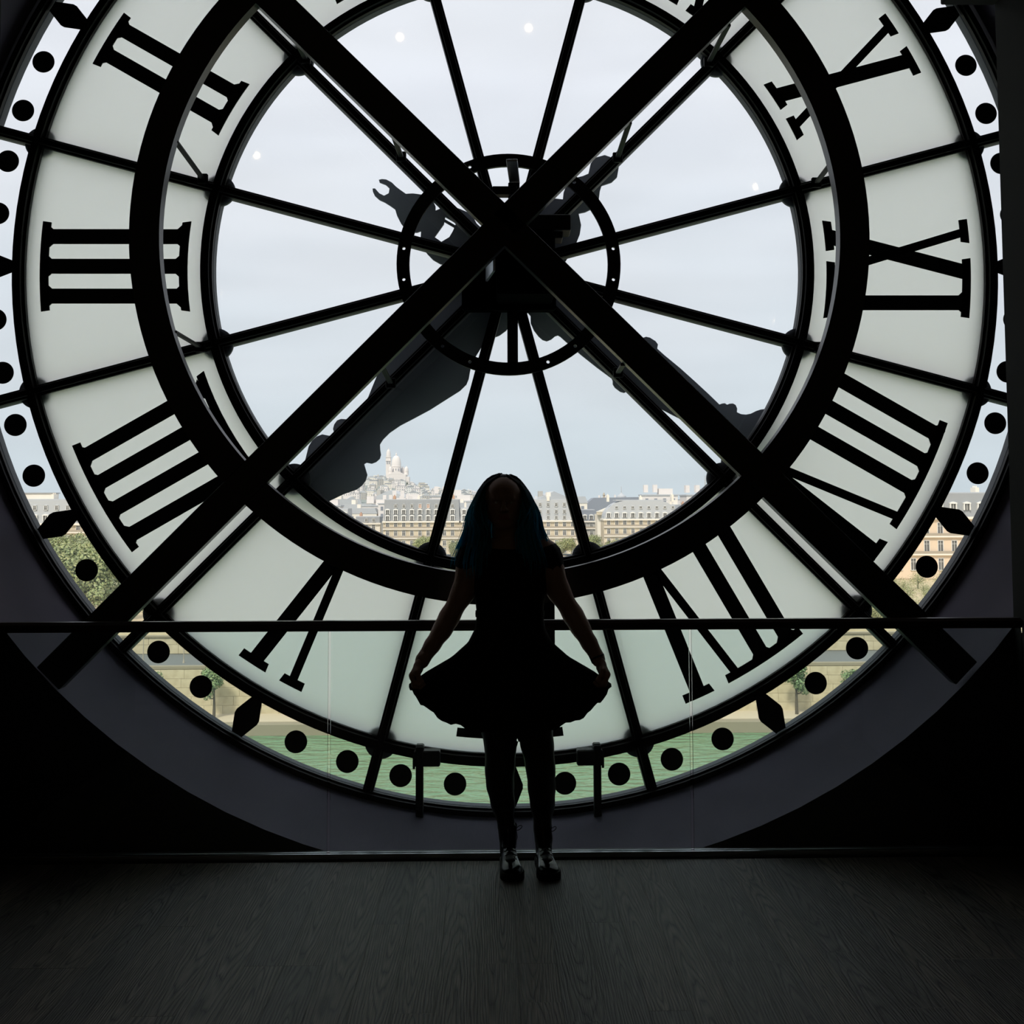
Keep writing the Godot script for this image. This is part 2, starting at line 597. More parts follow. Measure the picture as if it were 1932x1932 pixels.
# ------------------------------------------------------------------ the room
func room() -> void:
	# the wall round the dial: a plate with a round opening, and the splayed reveal behind it
	var edge := PackedVector2Array()
	var c := Vector2(0.088, 2.71)
	var mb := Mb.new()
	var n := 96
	for k in n:                                       # from the circle out to the rectangle, as strips
		var q := []
		for i in [k, k + 1]:
			var a = TAU * i / n
			var d := Vector2(cos(a), sin(a))
			var far := minf(3.6 / maxf(absf(d.x), 1e-6), (c.y + 0.25) / maxf(-d.y, 1e-6) if d.y < 0 else 3.9 / maxf(d.y, 1e-6))
			q.append(c + d * 2.835)
			q.append(c + d * maxf(far, 2.84))
		for z in [WALL_Z, WALL_Z - 0.12]:
			mb.quad(Vector3(q[0].x, q[0].y, z), Vector3(q[1].x, q[1].y, z), Vector3(q[3].x, q[3].y, z), Vector3(q[2].x, q[2].y, z), Vector3(0, 0, 1 if z == WALL_Z else -1))
	struct("wall_north", mb.done(), M.wall, "black painted wall with the great round opening of the clock")
	mb = Mb.new()
	mb.turned(PackedVector2Array([Vector2(2.835, 0.54), Vector2(2.70, 0.03), Vector2(2.70, -0.12), Vector2(3.1, -0.12), Vector2(3.1, 0.42), Vector2(2.90, 0.42)]), 0, TAU, 160)
	var rv := struct("trim_1", mb.done(), M.reveal, "plastered splayed reveal curving round the clock dial")
	rv.position = Vector3(0.084, 2.70, -5.49)

	# the niche's two short side walls, then the wide gallery behind the camera
	mb = Mb.new()
	mb.box(Vector3(-2.47, 3.2, -3.8), Vector3(0.5, 6.6, 2.3), 0.006)
	struct("wall_west", mb.done(), M.wall, "black end of the side wall at the left of the clock niche")
	mb = Mb.new()
	mb.box(Vector3(2.56, 3.2, -3.8), Vector3(0.5, 6.6, 2.3), 0.006)
	struct("wall_east", mb.done(), M.wall, "black side wall whose edge cuts the dial at the right")
	mb = Mb.new()
	mb.box(Vector3(2.185, 4.06, -4.75), Vector3(0.25, 0.56, 0.40), 0.005)
	struct("trim_2", mb.done(), M.wall, "black boxed-in corner where the right side wall meets the ceiling")
	for s in [-1, 1]:
		mb = Mb.new()
		mb.box(Vector3(s * 5.3, 3.2, -2.72), Vector3(5.6, 6.6, 0.2))
		struct("wall_northwest" if s < 0 else "wall_northeast", mb.done(), M.wall)
		mb = Mb.new()
		mb.box(Vector3(s * 8.1, 3.2, 2.8), Vector3(0.2, 6.6, 11.2))
		struct("wall_left" if s < 0 else "wall_right", mb.done(), M.wall)
	mb = Mb.new()
	mb.box(Vector3(0, 3.2, 8.3), Vector3(16.4, 6.6, 0.2))
	struct("wall_south", mb.done(), M.wall)
	mb = Mb.new()
	mb.box(Vector3(0, 6.6, 1.7), Vector3(16.4, 0.2, 13.4))
	struct("ceiling", mb.done(), M.wall)

	# floor: a slab, and oak boards on it as far as the picture shows them
	mb = Mb.new()
	mb.box(Vector3(0, -0.14, 1.5), Vector3(16.6, 0.22, 13.0))
	mb.box(Vector3(0, -0.015, 3.7), Vector3(16.4, 0.03, 9.4))
	var fl := struct("floor", mb.done(), M.plank1, "dark oak plank floor of the gallery")
	mb = Mb.new()
	mb.box(Vector3(0.05, -0.02, -4.895), Vector3(4.5, 0.04, 0.11), 0.003)
	struct("trim_3", mb.done(), M.sill, "grey metal threshold strip behind the glass balustrade")
	var r := RandomNumberGenerator.new()
	r.seed = 77
	var shapes := []
	for len in [0.7, 1.05, 1.4, 1.75]:
		shapes.append(plank_shape(0.1268, len, shapes.size()))
	var col := 0
	var x := -2.21
	while x < 2.29:
		var z := -4.785 + 0.0
		var first := true
		while z < -1.02:
			var k: int = r.randi_range(0, 3) if not first else [1, 3, 0, 2, 3, 1][col % 6]
			var size: float = [0.7, 1.05, 1.4, 1.75][k]
			first = false
			var o := obj("plank", shapes[k], M["plank%d" % r.randi_range(0, 7)], fl, Vector3(x + 0.0635, 0.0, z + size * 0.5))
			o.rotation.y = PI if r.randf() < 0.5 else 0.0
			z += size + 0.0003
		x += 0.1271
		col += 1


func plank_shape(w: float, l: float, k: int) -> ArrayMesh:
	var mb := Mb.new()
	var b := 0.0007
	var h := [Vector3(-w / 2 + b, 0, -l / 2 + b), Vector3(w / 2 - b, 0, -l / 2 + b), Vector3(w / 2 - b, 0, l / 2 - b), Vector3(-w / 2 + b, 0, l / 2 - b)]
	var lower := [Vector3(-w / 2, -b, -l / 2), Vector3(w / 2, -b, -l / 2), Vector3(w / 2, -b, l / 2), Vector3(-w / 2, -b, l / 2)]
	var v0 := 0.13 * k
	var uv := [Vector2(0.02, v0), Vector2(0.98, v0), Vector2(0.98, v0 + l / 2.4), Vector2(0.02, v0 + l / 2.4)]
	mb.tri(h[0], h[1], h[2], Vector3.UP, Vector3.UP, Vector3.UP, uv[0], uv[1], uv[2])
	mb.tri(h[0], h[2], h[3], Vector3.UP, Vector3.UP, Vector3.UP, uv[0], uv[2], uv[3])
	for i in 4:
		var j := (i + 1) % 4
		var o: Vector3 = ((h[i] + h[j]) * Vector3(1, 0, 1)).normalized()
		mb.quad(h[i], h[j], lower[j], lower[i], (o + Vector3.UP).normalized())
		mb.quad(lower[i], lower[j], lower[j] + Vector3(0, -0.025, 0), lower[i] + Vector3(0, -0.025, 0), o)
	return mb.done()


# ------------------------------------------------------------------ the clock
func polar(r: float, deg: float) -> Vector3:
	return Vector3(cos(deg_to_rad(deg)), sin(deg_to_rad(deg)), 0) * r


func sector(r0: float, r1: float, a0: float, a1: float, z0: float, z1: float, steps := 12) -> ArrayMesh:
	var p := PackedVector2Array()
	for k in steps + 1:
		var a := deg_to_rad(lerpf(a0, a1, float(k) / steps))
		p.append(Vector2(cos(a), sin(a)) * r1)
	for k in steps + 1:
		var a := deg_to_rad(lerpf(a1, a0, float(k) / steps))
		p.append(Vector2(cos(a), sin(a)) * r0)
	var mb := Mb.new()
	mb.prism(p, z0, z1)
	return mb.done()


# a Roman numeral as the back of the dial shows it; u runs with rising hours, v outwards
func numeral_shape(text: String) -> ArrayMesh:
	var R0 := 1.592
	var R1 := 2.318
	var strokes := []           # [outer u, inner u, width, is a leg of a pair]
	var x := 0.0
	for ch in text:
		if ch == "I":
			strokes.append([x, x, 0.074, 0])
			x += 0.149
		elif ch == "V":
			strokes.append([x, x + 0.105, 0.074, 1])
			strokes.append([x + 0.215, x + 0.120, 0.042, 2])
			x += 0.215 + 0.152
		else:
			strokes.append([x, x + 0.190, 0.074, 1])
			strokes.append([x + 0.215, x, 0.042, 2])
			x += 0.215 + 0.155
	var lo := 1e9
	var hi := -1e9
	for s in strokes:
		lo = minf(lo, s[0])
		hi = maxf(hi, s[0])
	var mid := (lo + hi) * 0.5
	var mb := Mb.new()
	var z0 := 0.0045
	var z1 := 0.011
	var arc := func(r: float, u: float) -> Vector2: return Vector2(u, sqrt(r * r - u * u))
	var is_v := text.contains("V")
	for s in strokes:
		var a: float = s[0] - mid
		var b: float = s[1] - mid
		var w: float = s[2] * 0.5
		var top: Vector2 = arc.call(R1, a)
		var low: Vector2 = arc.call(R0, b)
		var side := (top - low).normalized()
		side = Vector2(side.y, -side.x)
		var e := w / absf(side.x)
		mb.prism(PackedVector2Array([top + Vector2(-e, -0.004), top + Vector2(e, -0.004), low + Vector2(e, 0.004), low + Vector2(-e, 0.004)]), z0, z1)
		for end in 2:
			if end == 1 and s[3] > 0 and is_v and absf(s[0] - s[1]) < 0.15:
				continue
			var at: Vector2 = top if end == 0 else low
			var inward := -1.0 if end == 0 else 1.0
			for d in ([-1.0, 1.0] if s[3] == 0 else []):      # brackets between stroke and serif
				mb.prism(PackedVector2Array([at + Vector2(d * e * 0.9, inward * 0.036), at + Vector2(d * (e + 0.020), inward * 0.036), at + Vector2(d * e * 0.9, inward * 0.062)]), z0, z1)
	for end in 2:
		var spans := []
		var list := []
		for s in strokes:
			if end == 1 and s[3] > 0 and is_v and absf(s[0] - s[1]) < 0.15:
				continue
			list.append([s[end] - mid, s[2] * 0.5, s[3]])
		list.sort_custom(func(p, q): return p[0] < q[0])
		for p in list:
			var over := 0.040
			if spans.size() and p[0] - spans[-1][2] < 0.175 and not (p[2] > 0 and spans[-1][3] > 0):
				spans[-1][1] = p[0] + p[1] + over
				spans[-1][2] = p[0]
				spans[-1][3] = p[2]
			else:
				spans.append([p[0] - p[1] - over, p[0] + p[1] + over, p[0], p[2]])
		for sp in spans:
			var r_out := R1 if end == 0 else R0 + 0.042
			var r_in := R1 - 0.042 if end == 0 else R0
			var poly := PackedVector2Array()
			for k in 9:
				poly.append(arc.call(r_out, lerpf(sp[0] + (0.006 if end == 1 else 0.0), sp[1] - (0.006 if end == 1 else 0.0), k / 8.0)))
			for k in 9:
				poly.append(arc.call(r_in, lerpf(sp[1] - (0.006 if end == 0 else 0.0), sp[0] + (0.006 if end == 0 else 0.0), k / 8.0)))
			mb.prism(poly, z0, z1)
	return mb.done()


# a hand cut from sheet: half widths along its axis, mirrored, given 18 mm of thickness
func hand_outline(half: Array, ahead: Array) -> PackedVector2Array:
	var p := PackedVector2Array()
	for q in half:
		p.append(Vector2(q[0], q[1]))
	for q in ahead:
		p.append(Vector2(q[0], q[1]))
	for k in range(half.size() - 1, -1, -1):
		p.append(Vector2(half[k][0], -half[k][1]))
	return p


func clock() -> void:
	var root := thing("tower_clock", "huge round station clock seen from behind, with opal glass chapter ring and black Roman numerals", "clock", Vector3(DIAL.x, 0, DIAL.z))
	var o := Vector3(0, DIAL.y, 0)
	# frame rings: inner, outer, rim; each with a moulded front bar and a back bar behind the glass
	for spec in [["ring", 1.4955, 0.029], ["ring", 2.4165, 0.031], ["rim", 2.668, 0.024]]:
		var mb := Mb.new()
		var r: float = spec[1]
		var w: float = spec[2]
		mb.turned(PackedVector2Array([Vector2(r - w, 0.005), Vector2(r - w, 0.028), Vector2(r - w * 0.62, 0.030), Vector2(r - w * 0.55, 0.050), Vector2(r + w * 0.55, 0.050), Vector2(r + w * 0.62, 0.030), Vector2(r + w, 0.028), Vector2(r + w, 0.005)]), 0, TAU, 160)
		mb.turned(PackedVector2Array([Vector2(r - w, -0.06), Vector2(r - w, -0.006), Vector2(r + w, -0.006), Vector2(r + w, -0.06)]), 0, TAU, 160)
		obj(spec[0], mb.done(), M.iron, root, o)
	var spoke := Mb.new()
	spoke.box(Vector3(1.42, 0, 0.0165), Vector3(2.45, 0.052, 0.023), 0.002)
	spoke.box(Vector3(1.42, 0, 0.039), Vector3(2.45, 0.030, 0.022), 0.003)
	spoke.box(Vector3(1.42, 0, -0.033), Vector3(2.45, 0.050, 0.054), 0.002)
	var spoke_mesh := spoke.done()
	var disc := Mb.new()
	disc.turned(PackedVector2Array([Vector2(0.0001, -0.03), Vector2(0.0001, -0.008), Vector2(0.079, -0.008), Vector2(0.079, -0.026), Vector2(0.074, -0.03)]), 0, TAU, 40)
	var disc_mesh := disc.done()
	var clear := sector(0.10, 1.47, -15, 15, -0.003, 0.003)
	var opal := sector(1.512, 2.392, -15, 15, -0.004, 0.004, 20)
	var outer := sector(2.436, 2.655, -15, 15, -0.003, 0.003, 20)
	for k in 12:
		var deg := 15.0 + 30.0 * k
		var sp := obj("spoke", spoke_mesh, M.iron, root, o)
		sp.rotation.z = deg_to_rad(deg)
		for r in [1.4955, 2.4165]:
			obj("node_disc", disc_mesh, M.iron, root, o + polar(r, deg))
		for g in [["clear_pane", clear, M.clear], ["opal_pane", opal, M.opal], ["rim_pane", outer, M.clear]]:
			var pane := obj(g[0], g[1], g[2], root, o)
			pane.rotation.z = deg_to_rad(30.0 * k)
	var names := ["XII", "I", "II", "III", "IIII", "V", "VI", "VII", "VIII", "IX", "X", "XI"]
	for h in 12:
		var nu := obj("numeral", numeral_shape(names[h]), M.numeral, root, o)
		nu.transform = Transform3D(Basis(Vector3(1, 0, 0), Vector3(0, 1, 0), Vector3(0, 0, 1)), o)
		# u runs with rising hours, that is counter-clockwise from inside: mirror the outline across v, then turn
		nu.mesh = mirrored(nu.mesh)
		nu.rotation.z = deg_to_rad(30.0 * h)
		nu.set_meta("label", "black Roman numeral %s seen from behind" % names[h])
	# minute marks on the rim panes: discs, and a long hexagon at every fifth minute
	var dm := Mb.new()
	dm.turned(PackedVector2Array([Vector2(0.0001, 0.0035), Vector2(0.0001, 0.0075), Vector2(0.0545, 0.0075), Vector2(0.0545, 0.0035)]), 0, TAU, 40)
	var dot_mesh := dm.done()
	var hm := Mb.new()
	hm.prism(PackedVector2Array([Vector2(-0.095, -0.028), Vector2(-0.095, 0.028), Vector2(-0.010, 0.062), Vector2(0.010, 0.062), Vector2(0.095, 0.028), Vector2(0.095, -0.028), Vector2(0.010, -0.062), Vector2(-0.010, -0.062)]), 0.0035, 0.0075)
	var hex_mesh := hm.done()
	for k in 60:
		var m := obj("five_minute_mark" if k % 5 == 0 else "minute_dot", hex_mesh if k % 5 == 0 else dot_mesh, M.dot, root, o + polar(2.545, 6.0 * k))
		m.rotation.z = deg_to_rad(6.0 * k)
	# hub: drum, flat ring bolted on the spokes, lower strut and shaft
	var hub := Mb.new()
	hub.box(Vector3(0.075, -0.06, 0.25), Vector3(0.27, 0.30, 0.30), 0.01)
	hub.box(Vector3(0.0, -0.10, 0.07), Vector3(0.46, 0.27, 0.10), 0.01)
	obj("hub_case", hub.done(), M.matt_black, root, o)
	var shaft := Mb.new()
	shaft.turned(PackedVector2Array([Vector2(0.0001, -0.25), Vector2(0.0001, 0.03), Vector2(0.06, 0.03), Vector2(0.06, -0.25)]), 0, TAU, 24)
	obj("shaft", shaft.done(), M.black_paint, root, o)
	hub_ring(root, o + Vector3(0, 0, 0.052))
	var st := Mb.new()
	st.box(Vector3(0.018, -0.365, 0.062), Vector3(0.052, 0.34, 0.02), 0.003)
	obj("strut", st.done(), M.black_paint, root, o)
	var br := Mb.new()
	br.bar(Vector3(0.010, 0.404, 0.44), Vector3(0.030, 0.404, 0.07), 0.052, 0.012, Vector3.UP, 0.002)
	var bracket := obj("bracket", br.done(), M.zinc, root, o)
	bracket.set_meta("label", "galvanised steel bracket")
	br = Mb.new()
	br.box(Vector3(0.026, 0.355, 0.09), Vector3(0.056, 0.08, 0.05), 0.003)
	br.box(Vector3(-0.02, 0.345, 0.12), Vector3(0.12, 0.04, 0.07), 0.003)
	obj("bracket_foot", br.done(), M.black_paint, root, o)
	br = Mb.new()
	br.bar(Vector3(-0.072, -0.066, 0.44), Vector3(-0.108, -0.066, 0.19), 0.012, 0.095, Vector3.UP, 0.002)
	bracket = obj("bracket", br.done(), M.zinc, root, o)
	bracket.set_meta("label", "galvanised steel bracket")
	br = Mb.new()
	br.box(Vector3(0.17, 0.125, 0.33), Vector3(0.23, 0.075, 0.14), 0.004)
	br.box(Vector3(0.15, 0.075, 0.30), Vector3(0.20, 0.03, 0.12), 0.004)
	obj("motor_box", br.done(), M.black_paint, root, o)
	# two posts stay the outer ring against the reveal
	for s in [-1, 1]:
		var px: float = -0.432 if s < 0 else 0.416
		var po := Mb.new()
		po.box(Vector3(px, 0.165, 0.085), Vector3(0.036, 0.36, 0.036), 0.004)
		obj("post", po.done(), M.black_paint, root)
		po = Mb.new()
		po.box(Vector3(px - s * 0.035, 0.287, 0.065), Vector3(0.125, 0.074, 0.07), 0.006)
		po.box(Vector3(px - s * 0.0, 0.335, 0.065), Vector3(0.04, 0.03, 0.05), 0.006)
		po.box(Vector3(px + s * 0.028, 0.27, 0.075), Vector3(0.012, 0.07, 0.012), 0.003)
		obj("clamp", po.done(), M.black_paint, root)

	# the two hands turn outside the glass; lengths below in pixels of a tracing, brought to metres by f
	var f := 0.0027048
	var broad := [[-302, 6], [-297, 18], [-281, 28], [-267, 27], [-249, 17], [-238, 22], [-222, 33], [-208, 35], [-190, 28], [-179, 20], [-165, 39], [-150, 49], [-128, 57], [-95, 63], [-50, 66], [0, 66], [50, 67], [82, 68], [97, 65], [112, 57], [133, 54], [155, 58], [172, 62], [186, 70], [197, 77], [208, 81], [225, 80], [250, 73], [290, 62], [322, 50.5], [349, 40.5], [372, 35], [390, 34], [401, 36], [408, 43], [414, 50.5], [421, 54], [430, 53], [438, 49], [443, 40.5], [448, 39], [453, 47], [459, 57], [469, 62], [481, 63], [493, 60.5], [516, 48], [544, 36.5], [580, 18]]
	var long := [[-251, 18], [-241, 26], [-226, 34], [-213, 38], [-200, 36], [-191, 31], [-186, 24], [-176, 40], [-165, 49], [-150, 53.5], [-135, 56.5], [-119, 55], [-108, 49], [-95, 47], [-60, 50], [0, 52], [55, 46], [72, 36], [79, 38], [87, 49], [100, 57], [114, 61.5], [124, 62.5], [132, 60], [137, 52.5], [139.5, 43], [143, 38.5], [148, 38], [168, 40.5], [200, 44], [240, 46.5], [274, 47.5], [278, 50], [282, 55.5], [289, 58.5], [302, 59], [309, 56.5], [312.5, 49], [332, 46.5], [369, 43.5], [408, 38.5], [443, 33.5], [470, 29], [473, 33.5], [477, 37], [482, 37], [485, 41.5], [490, 45.5], [496, 46], [502, 42], [505.5, 36], [514, 37.5], [522, 42], [529, 49], [535, 60], [540, 66.5], [547, 72.5], [554, 76], [566, 76], [576, 68], [590, 40], [604, 18]]
	var hole := PackedVector2Array([Vector2(-158, -19), Vector2(-142, -19), Vector2(-135, -3), Vector2(-136, 10), Vector2(-140, 27), Vector2(-164, 25), Vector2(-158, 12)])
	var fork := [[-265, 18], [-275, 18.5], [-286, 20.5], [-298, 19], [-305, 15], [-309, 10.5], [-305.5, 7.5], [-293, 10.5], [-283, 9], [-278.5, 0]]
	for which in 2:
		var pts: Array = (broad if which == 0 else long).duplicate()
		var poly := PackedVector2Array()
		var back := PackedVector2Array()
		if which == 1:
			for k in range(fork.size() - 1, -1, -1):
				poly.append(Vector2(fork[k][0], fork[k][1]))
		for q in pts:
			poly.append(Vector2(q[0], q[1]))
		for k in range(pts.size() - 1, -1, -1):
			poly.append(Vector2(pts[k][0], -pts[k][1]))
		if which == 1:
			for k in fork.size() - 1:
				poly.append(Vector2(fork[k][0], -fork[k][1]))
		var hb := Mb.new()
		var pieces := [poly]
		if which == 1:      # cut along the axis, so that the ornament's opening lies on the edge of both halves
			pieces = []
			for s in [-1, 1]:
				var half_plane := PackedVector2Array([Vector2(-900, 0), Vector2(900, 0), Vector2(900, s * 300), Vector2(-900, s * 300)])
				for a in Geometry2D.intersect_polygons(poly, half_plane):
					for b in Geometry2D.clip_polygons(a, hole):
						if not Geometry2D.is_polygon_clockwise(b):
							pieces.append(b)
			hb.bar(Vector3(-168, 18, 3) * f, Vector3(-130, 21, 3) * f, 5 * f, 4 * f, Vector3(0, 0, 1))
		for piece in pieces:
			var sized := PackedVector2Array()
			for q in piece:
				sized.append(q * f)
			hb.prism(sized, 0.0, 0.018)
		var zz := -0.185 if which == 0 else -0.21
		var hand := obj("hour_hand" if which == 0 else "minute_hand", hb.done(), M.hand, root, Vector3(0, 2.6715, zz))
		# the axes measured from below: the broad hand points to the lower left, the long one to the lower right
		hand.rotation.z = atan2(-0.742, -0.670) if which == 0 else atan2(-0.575, 0.818)
		hand.set_meta("label", "broad ornate hand pointing to the lower left" if which == 0 else "slender ornate hand with a forked tail")


func mirrored(m: ArrayMesh) -> ArrayMesh:
	var a := m.surface_get_arrays(0)
	var mb := Mb.new()
	for k in range(0, a[Mesh.ARRAY_VERTEX].size(), 3):
		var p := []
		for j in 3:
			p.append(a[Mesh.ARRAY_VERTEX][k + j] * Vector3(-1, 1, 1))
			p.append(a[Mesh.ARRAY_NORMAL][k + j] * Vector3(-1, 1, 1))
		mb.tri(p[0], p[2], p[4], p[1], p[3], p[5])
	return mb.done()


func hub_ring(root: Node3D, at: Vector3) -> void:
	var g := CSGCombiner3D.new()
	g.name = "hub_ring"
	g.material_override = M.black_paint
	root.add_child(g)
	g.position = at
	var r := CSGCylinder3D.new()
	r.name = "plate"
	r.radius = 0.552
	r.height = 0.02
	r.sides = 96
	r.rotation.x = PI / 2
	r.position.z = 0.01
	g.add_child(r)
	var cut := CSGCylinder3D.new()
	cut.name = "opening"
	cut.radius = 0.489
	cut.sides = 96
	cut.height = 0.2
	cut.rotation.x = PI / 2
	cut.operation = CSGShape3D.OPERATION_SUBTRACTION
	g.add_child(cut)
	for k in 12:
		var h := CSGCylinder3D.new()
		h.name = "bolt_hole_%d" % k
		h.radius = 0.0085
		h.height = 0.2
		h.sides = 10
		h.rotation.x = PI / 2
		h.position = polar(0.522, 15.0 + 30.0 * k + (-6.5 if k % 2 == 0 else 6.5))
		h.operation = CSGShape3D.OPERATION_SUBTRACTION
		g.add_child(h)


# ------------------------------------------------------------------ support frame, balustrade
func support_frame() -> void:
	var root := thing("support_frame", "black steel stiffening frame, a ring with a diagonal cross, standing before the clock dial", "frame", Vector3(0.04, 0, -4.96))
	var mb := Mb.new()
	mb.turned(PackedVector2Array([Vector2(1.528, -0.032), Vector2(1.528, 0.03), Vector2(1.662, 0.03), Vector2(1.662, -0.032)]), 0, TAU, 160, Vector3(0, 2.715, 0))
	obj("ring", mb.done(), M.black, root)
	var x := Vector3(0.015, 2.752, 0)
	for s in [[-2.02, 2.04, 0.0], [2.02, 2.04, 0.0]]:
		mb = Mb.new()
		var low := Vector3(2.045 if s[0] < 0 else -1.975, 0.747, 0.0)
		var high := x + (x - low) * 1.0
		mb.bar(low, high, 0.138, 0.068, Vector3(0, 0, 1), 0.003)
		obj("beam", mb.done(), M.black, root)
	var rods := [[-1.436, 3.144, -1.43, 3.105], [-1.429, 2.274, -1.432, 2.269], [-0.927, 3.675, -0.929, 3.713], [1.088, 3.696, 1.086, 3.705], [1.544, 3.041, 1.616, 3.092], [1.518, 2.237, 1.613, 2.267], [-0.449, 3.171, -0.452, 3.219], [0.627, 3.236, 0.624, 3.217], [0.588, 2.124, 0.617, 2.141], [-0.50, 2.12, -0.50, 2.09]]
	for q in rods:
		mb = Mb.new()
		mb.bar(Vector3(q[0] - 0.04, q[1], -0.02), Vector3(q[2] - 0.04, q[3], -0.48), 0.024, 0.012, Vector3(0, 1, 0.01), 0.002)
		mb.box(Vector3(q[2] - 0.04, q[3], -0.475), Vector3(0.05, 0.05, 0.02), 0.004)
		obj("brace", mb.done(), M.iron, root)


func balustrade() -> void:
	var root := thing("glass_balustrade", "guard rail of frameless glass panels with a dark wooden handrail before the clock", "railing", Vector3(0.05, 0, -4.84))
	var mb := Mb.new()
	mb.box(Vector3(0.0, 0.976, -0.01), Vector3(4.5, 0.044, 0.056), 0.012)
	obj("handrail", mb.done(), M.rail, root)
	var joints := [-2.2, -0.752, 0.800, 2.25]
	for k in 3:
		var gm := BoxMesh.new()
		gm.size = Vector3(joints[k + 1] - joints[k] - 0.012, 0.952, 0.012)
		obj("glass_panel", gm, M.guard, root, Vector3((joints[k] + joints[k + 1]) * 0.5, 0.481, 0.0))
	mb = Mb.new()
	mb.box(Vector3(0.02, 0.010, 0.014), Vector3(4.46, 0.022, 0.014), 0.002)
	mb.box(Vector3(0.02, 0.010, -0.014), Vector3(4.46, 0.022, 0.010), 0.002)
	obj("floor_channel", mb.done(), M.steel, root)


# ------------------------------------------------------------------ lamps behind the camera, seen only as glints in the glass
func lamps() -> void:
	var root: Node3D = null
	for q in [[-0.93, 6.2, 0.0], [0.37, 6.3, 0.0], [-2.68, 5.46, 1.5], [-3.48, 4.17, 3.0], [-3.16, 2.45, 3.0], [-1.71, 1.14, 1.5], [3.02, 5.11, 1.5], [3.62, 3.8, 3.0], [3.34, 2.64, 3.0]]:
		var at := Vector3(q[0], q[1], q[2])
		var rod := maxf(0.05, 6.5 - at.y)
		root = thing("pendant_lamp", "small round pendant lamp hanging in the gallery behind the viewer", "lamp", at, "pendant lamps of the gallery")
		var mb := Mb.new()
		mb.ball(Vector3.ZERO, Vector3.ONE * 0.037, 10, 14)
		var glow: StandardMaterial3D = M.get("bulb")
		if glow == null:
			glow = mat(Color(1, 0.95, 0.85), 0.4)
			glow.emission_enabled = true
			glow.emission = Color(1.0, 0.90, 0.74)
			glow.emission_energy_multiplier = 7.5
			M.bulb = glow
		obj("bulb", mb.done(), glow, root)
		mb = Mb.new()
		mb.tube(PackedVector3Array([Vector3(0, 0.05, 0), Vector3(0, rod, 0)]), PackedFloat32Array([0.006, 0.006]), 6)
		mb.lathe(PackedVector2Array([Vector2(0.03, 0.035), Vector2(0.03, 0.09), Vector2(0.001, 0.095)]), 14)
		obj("cord", mb.done(), M.black_paint, root)
		var l := OmniLight3D.new()
		l.name = "lamp_light"
		l.light_color = Color(1.0, 0.82, 0.6)
		l.light_energy = 0.006
		l.light_size = 0.04
		l.omni_range = 20.0
		l.omni_attenuation = 2.0
		l.shadow_enabled = true
		l.position = at
		l.name = numbered("lamp_light")
		add_child(l)


# ------------------------------------------------------------------ the visitor
func px(x: float, y: float, z: float) -> Vector3:      # tracing of her outline (pixels at her distance) to metres
	return Vector3(0.07 + (x - 965.0) * 0.002229, 1.5 - (y - 950.0) * 0.002229, z)


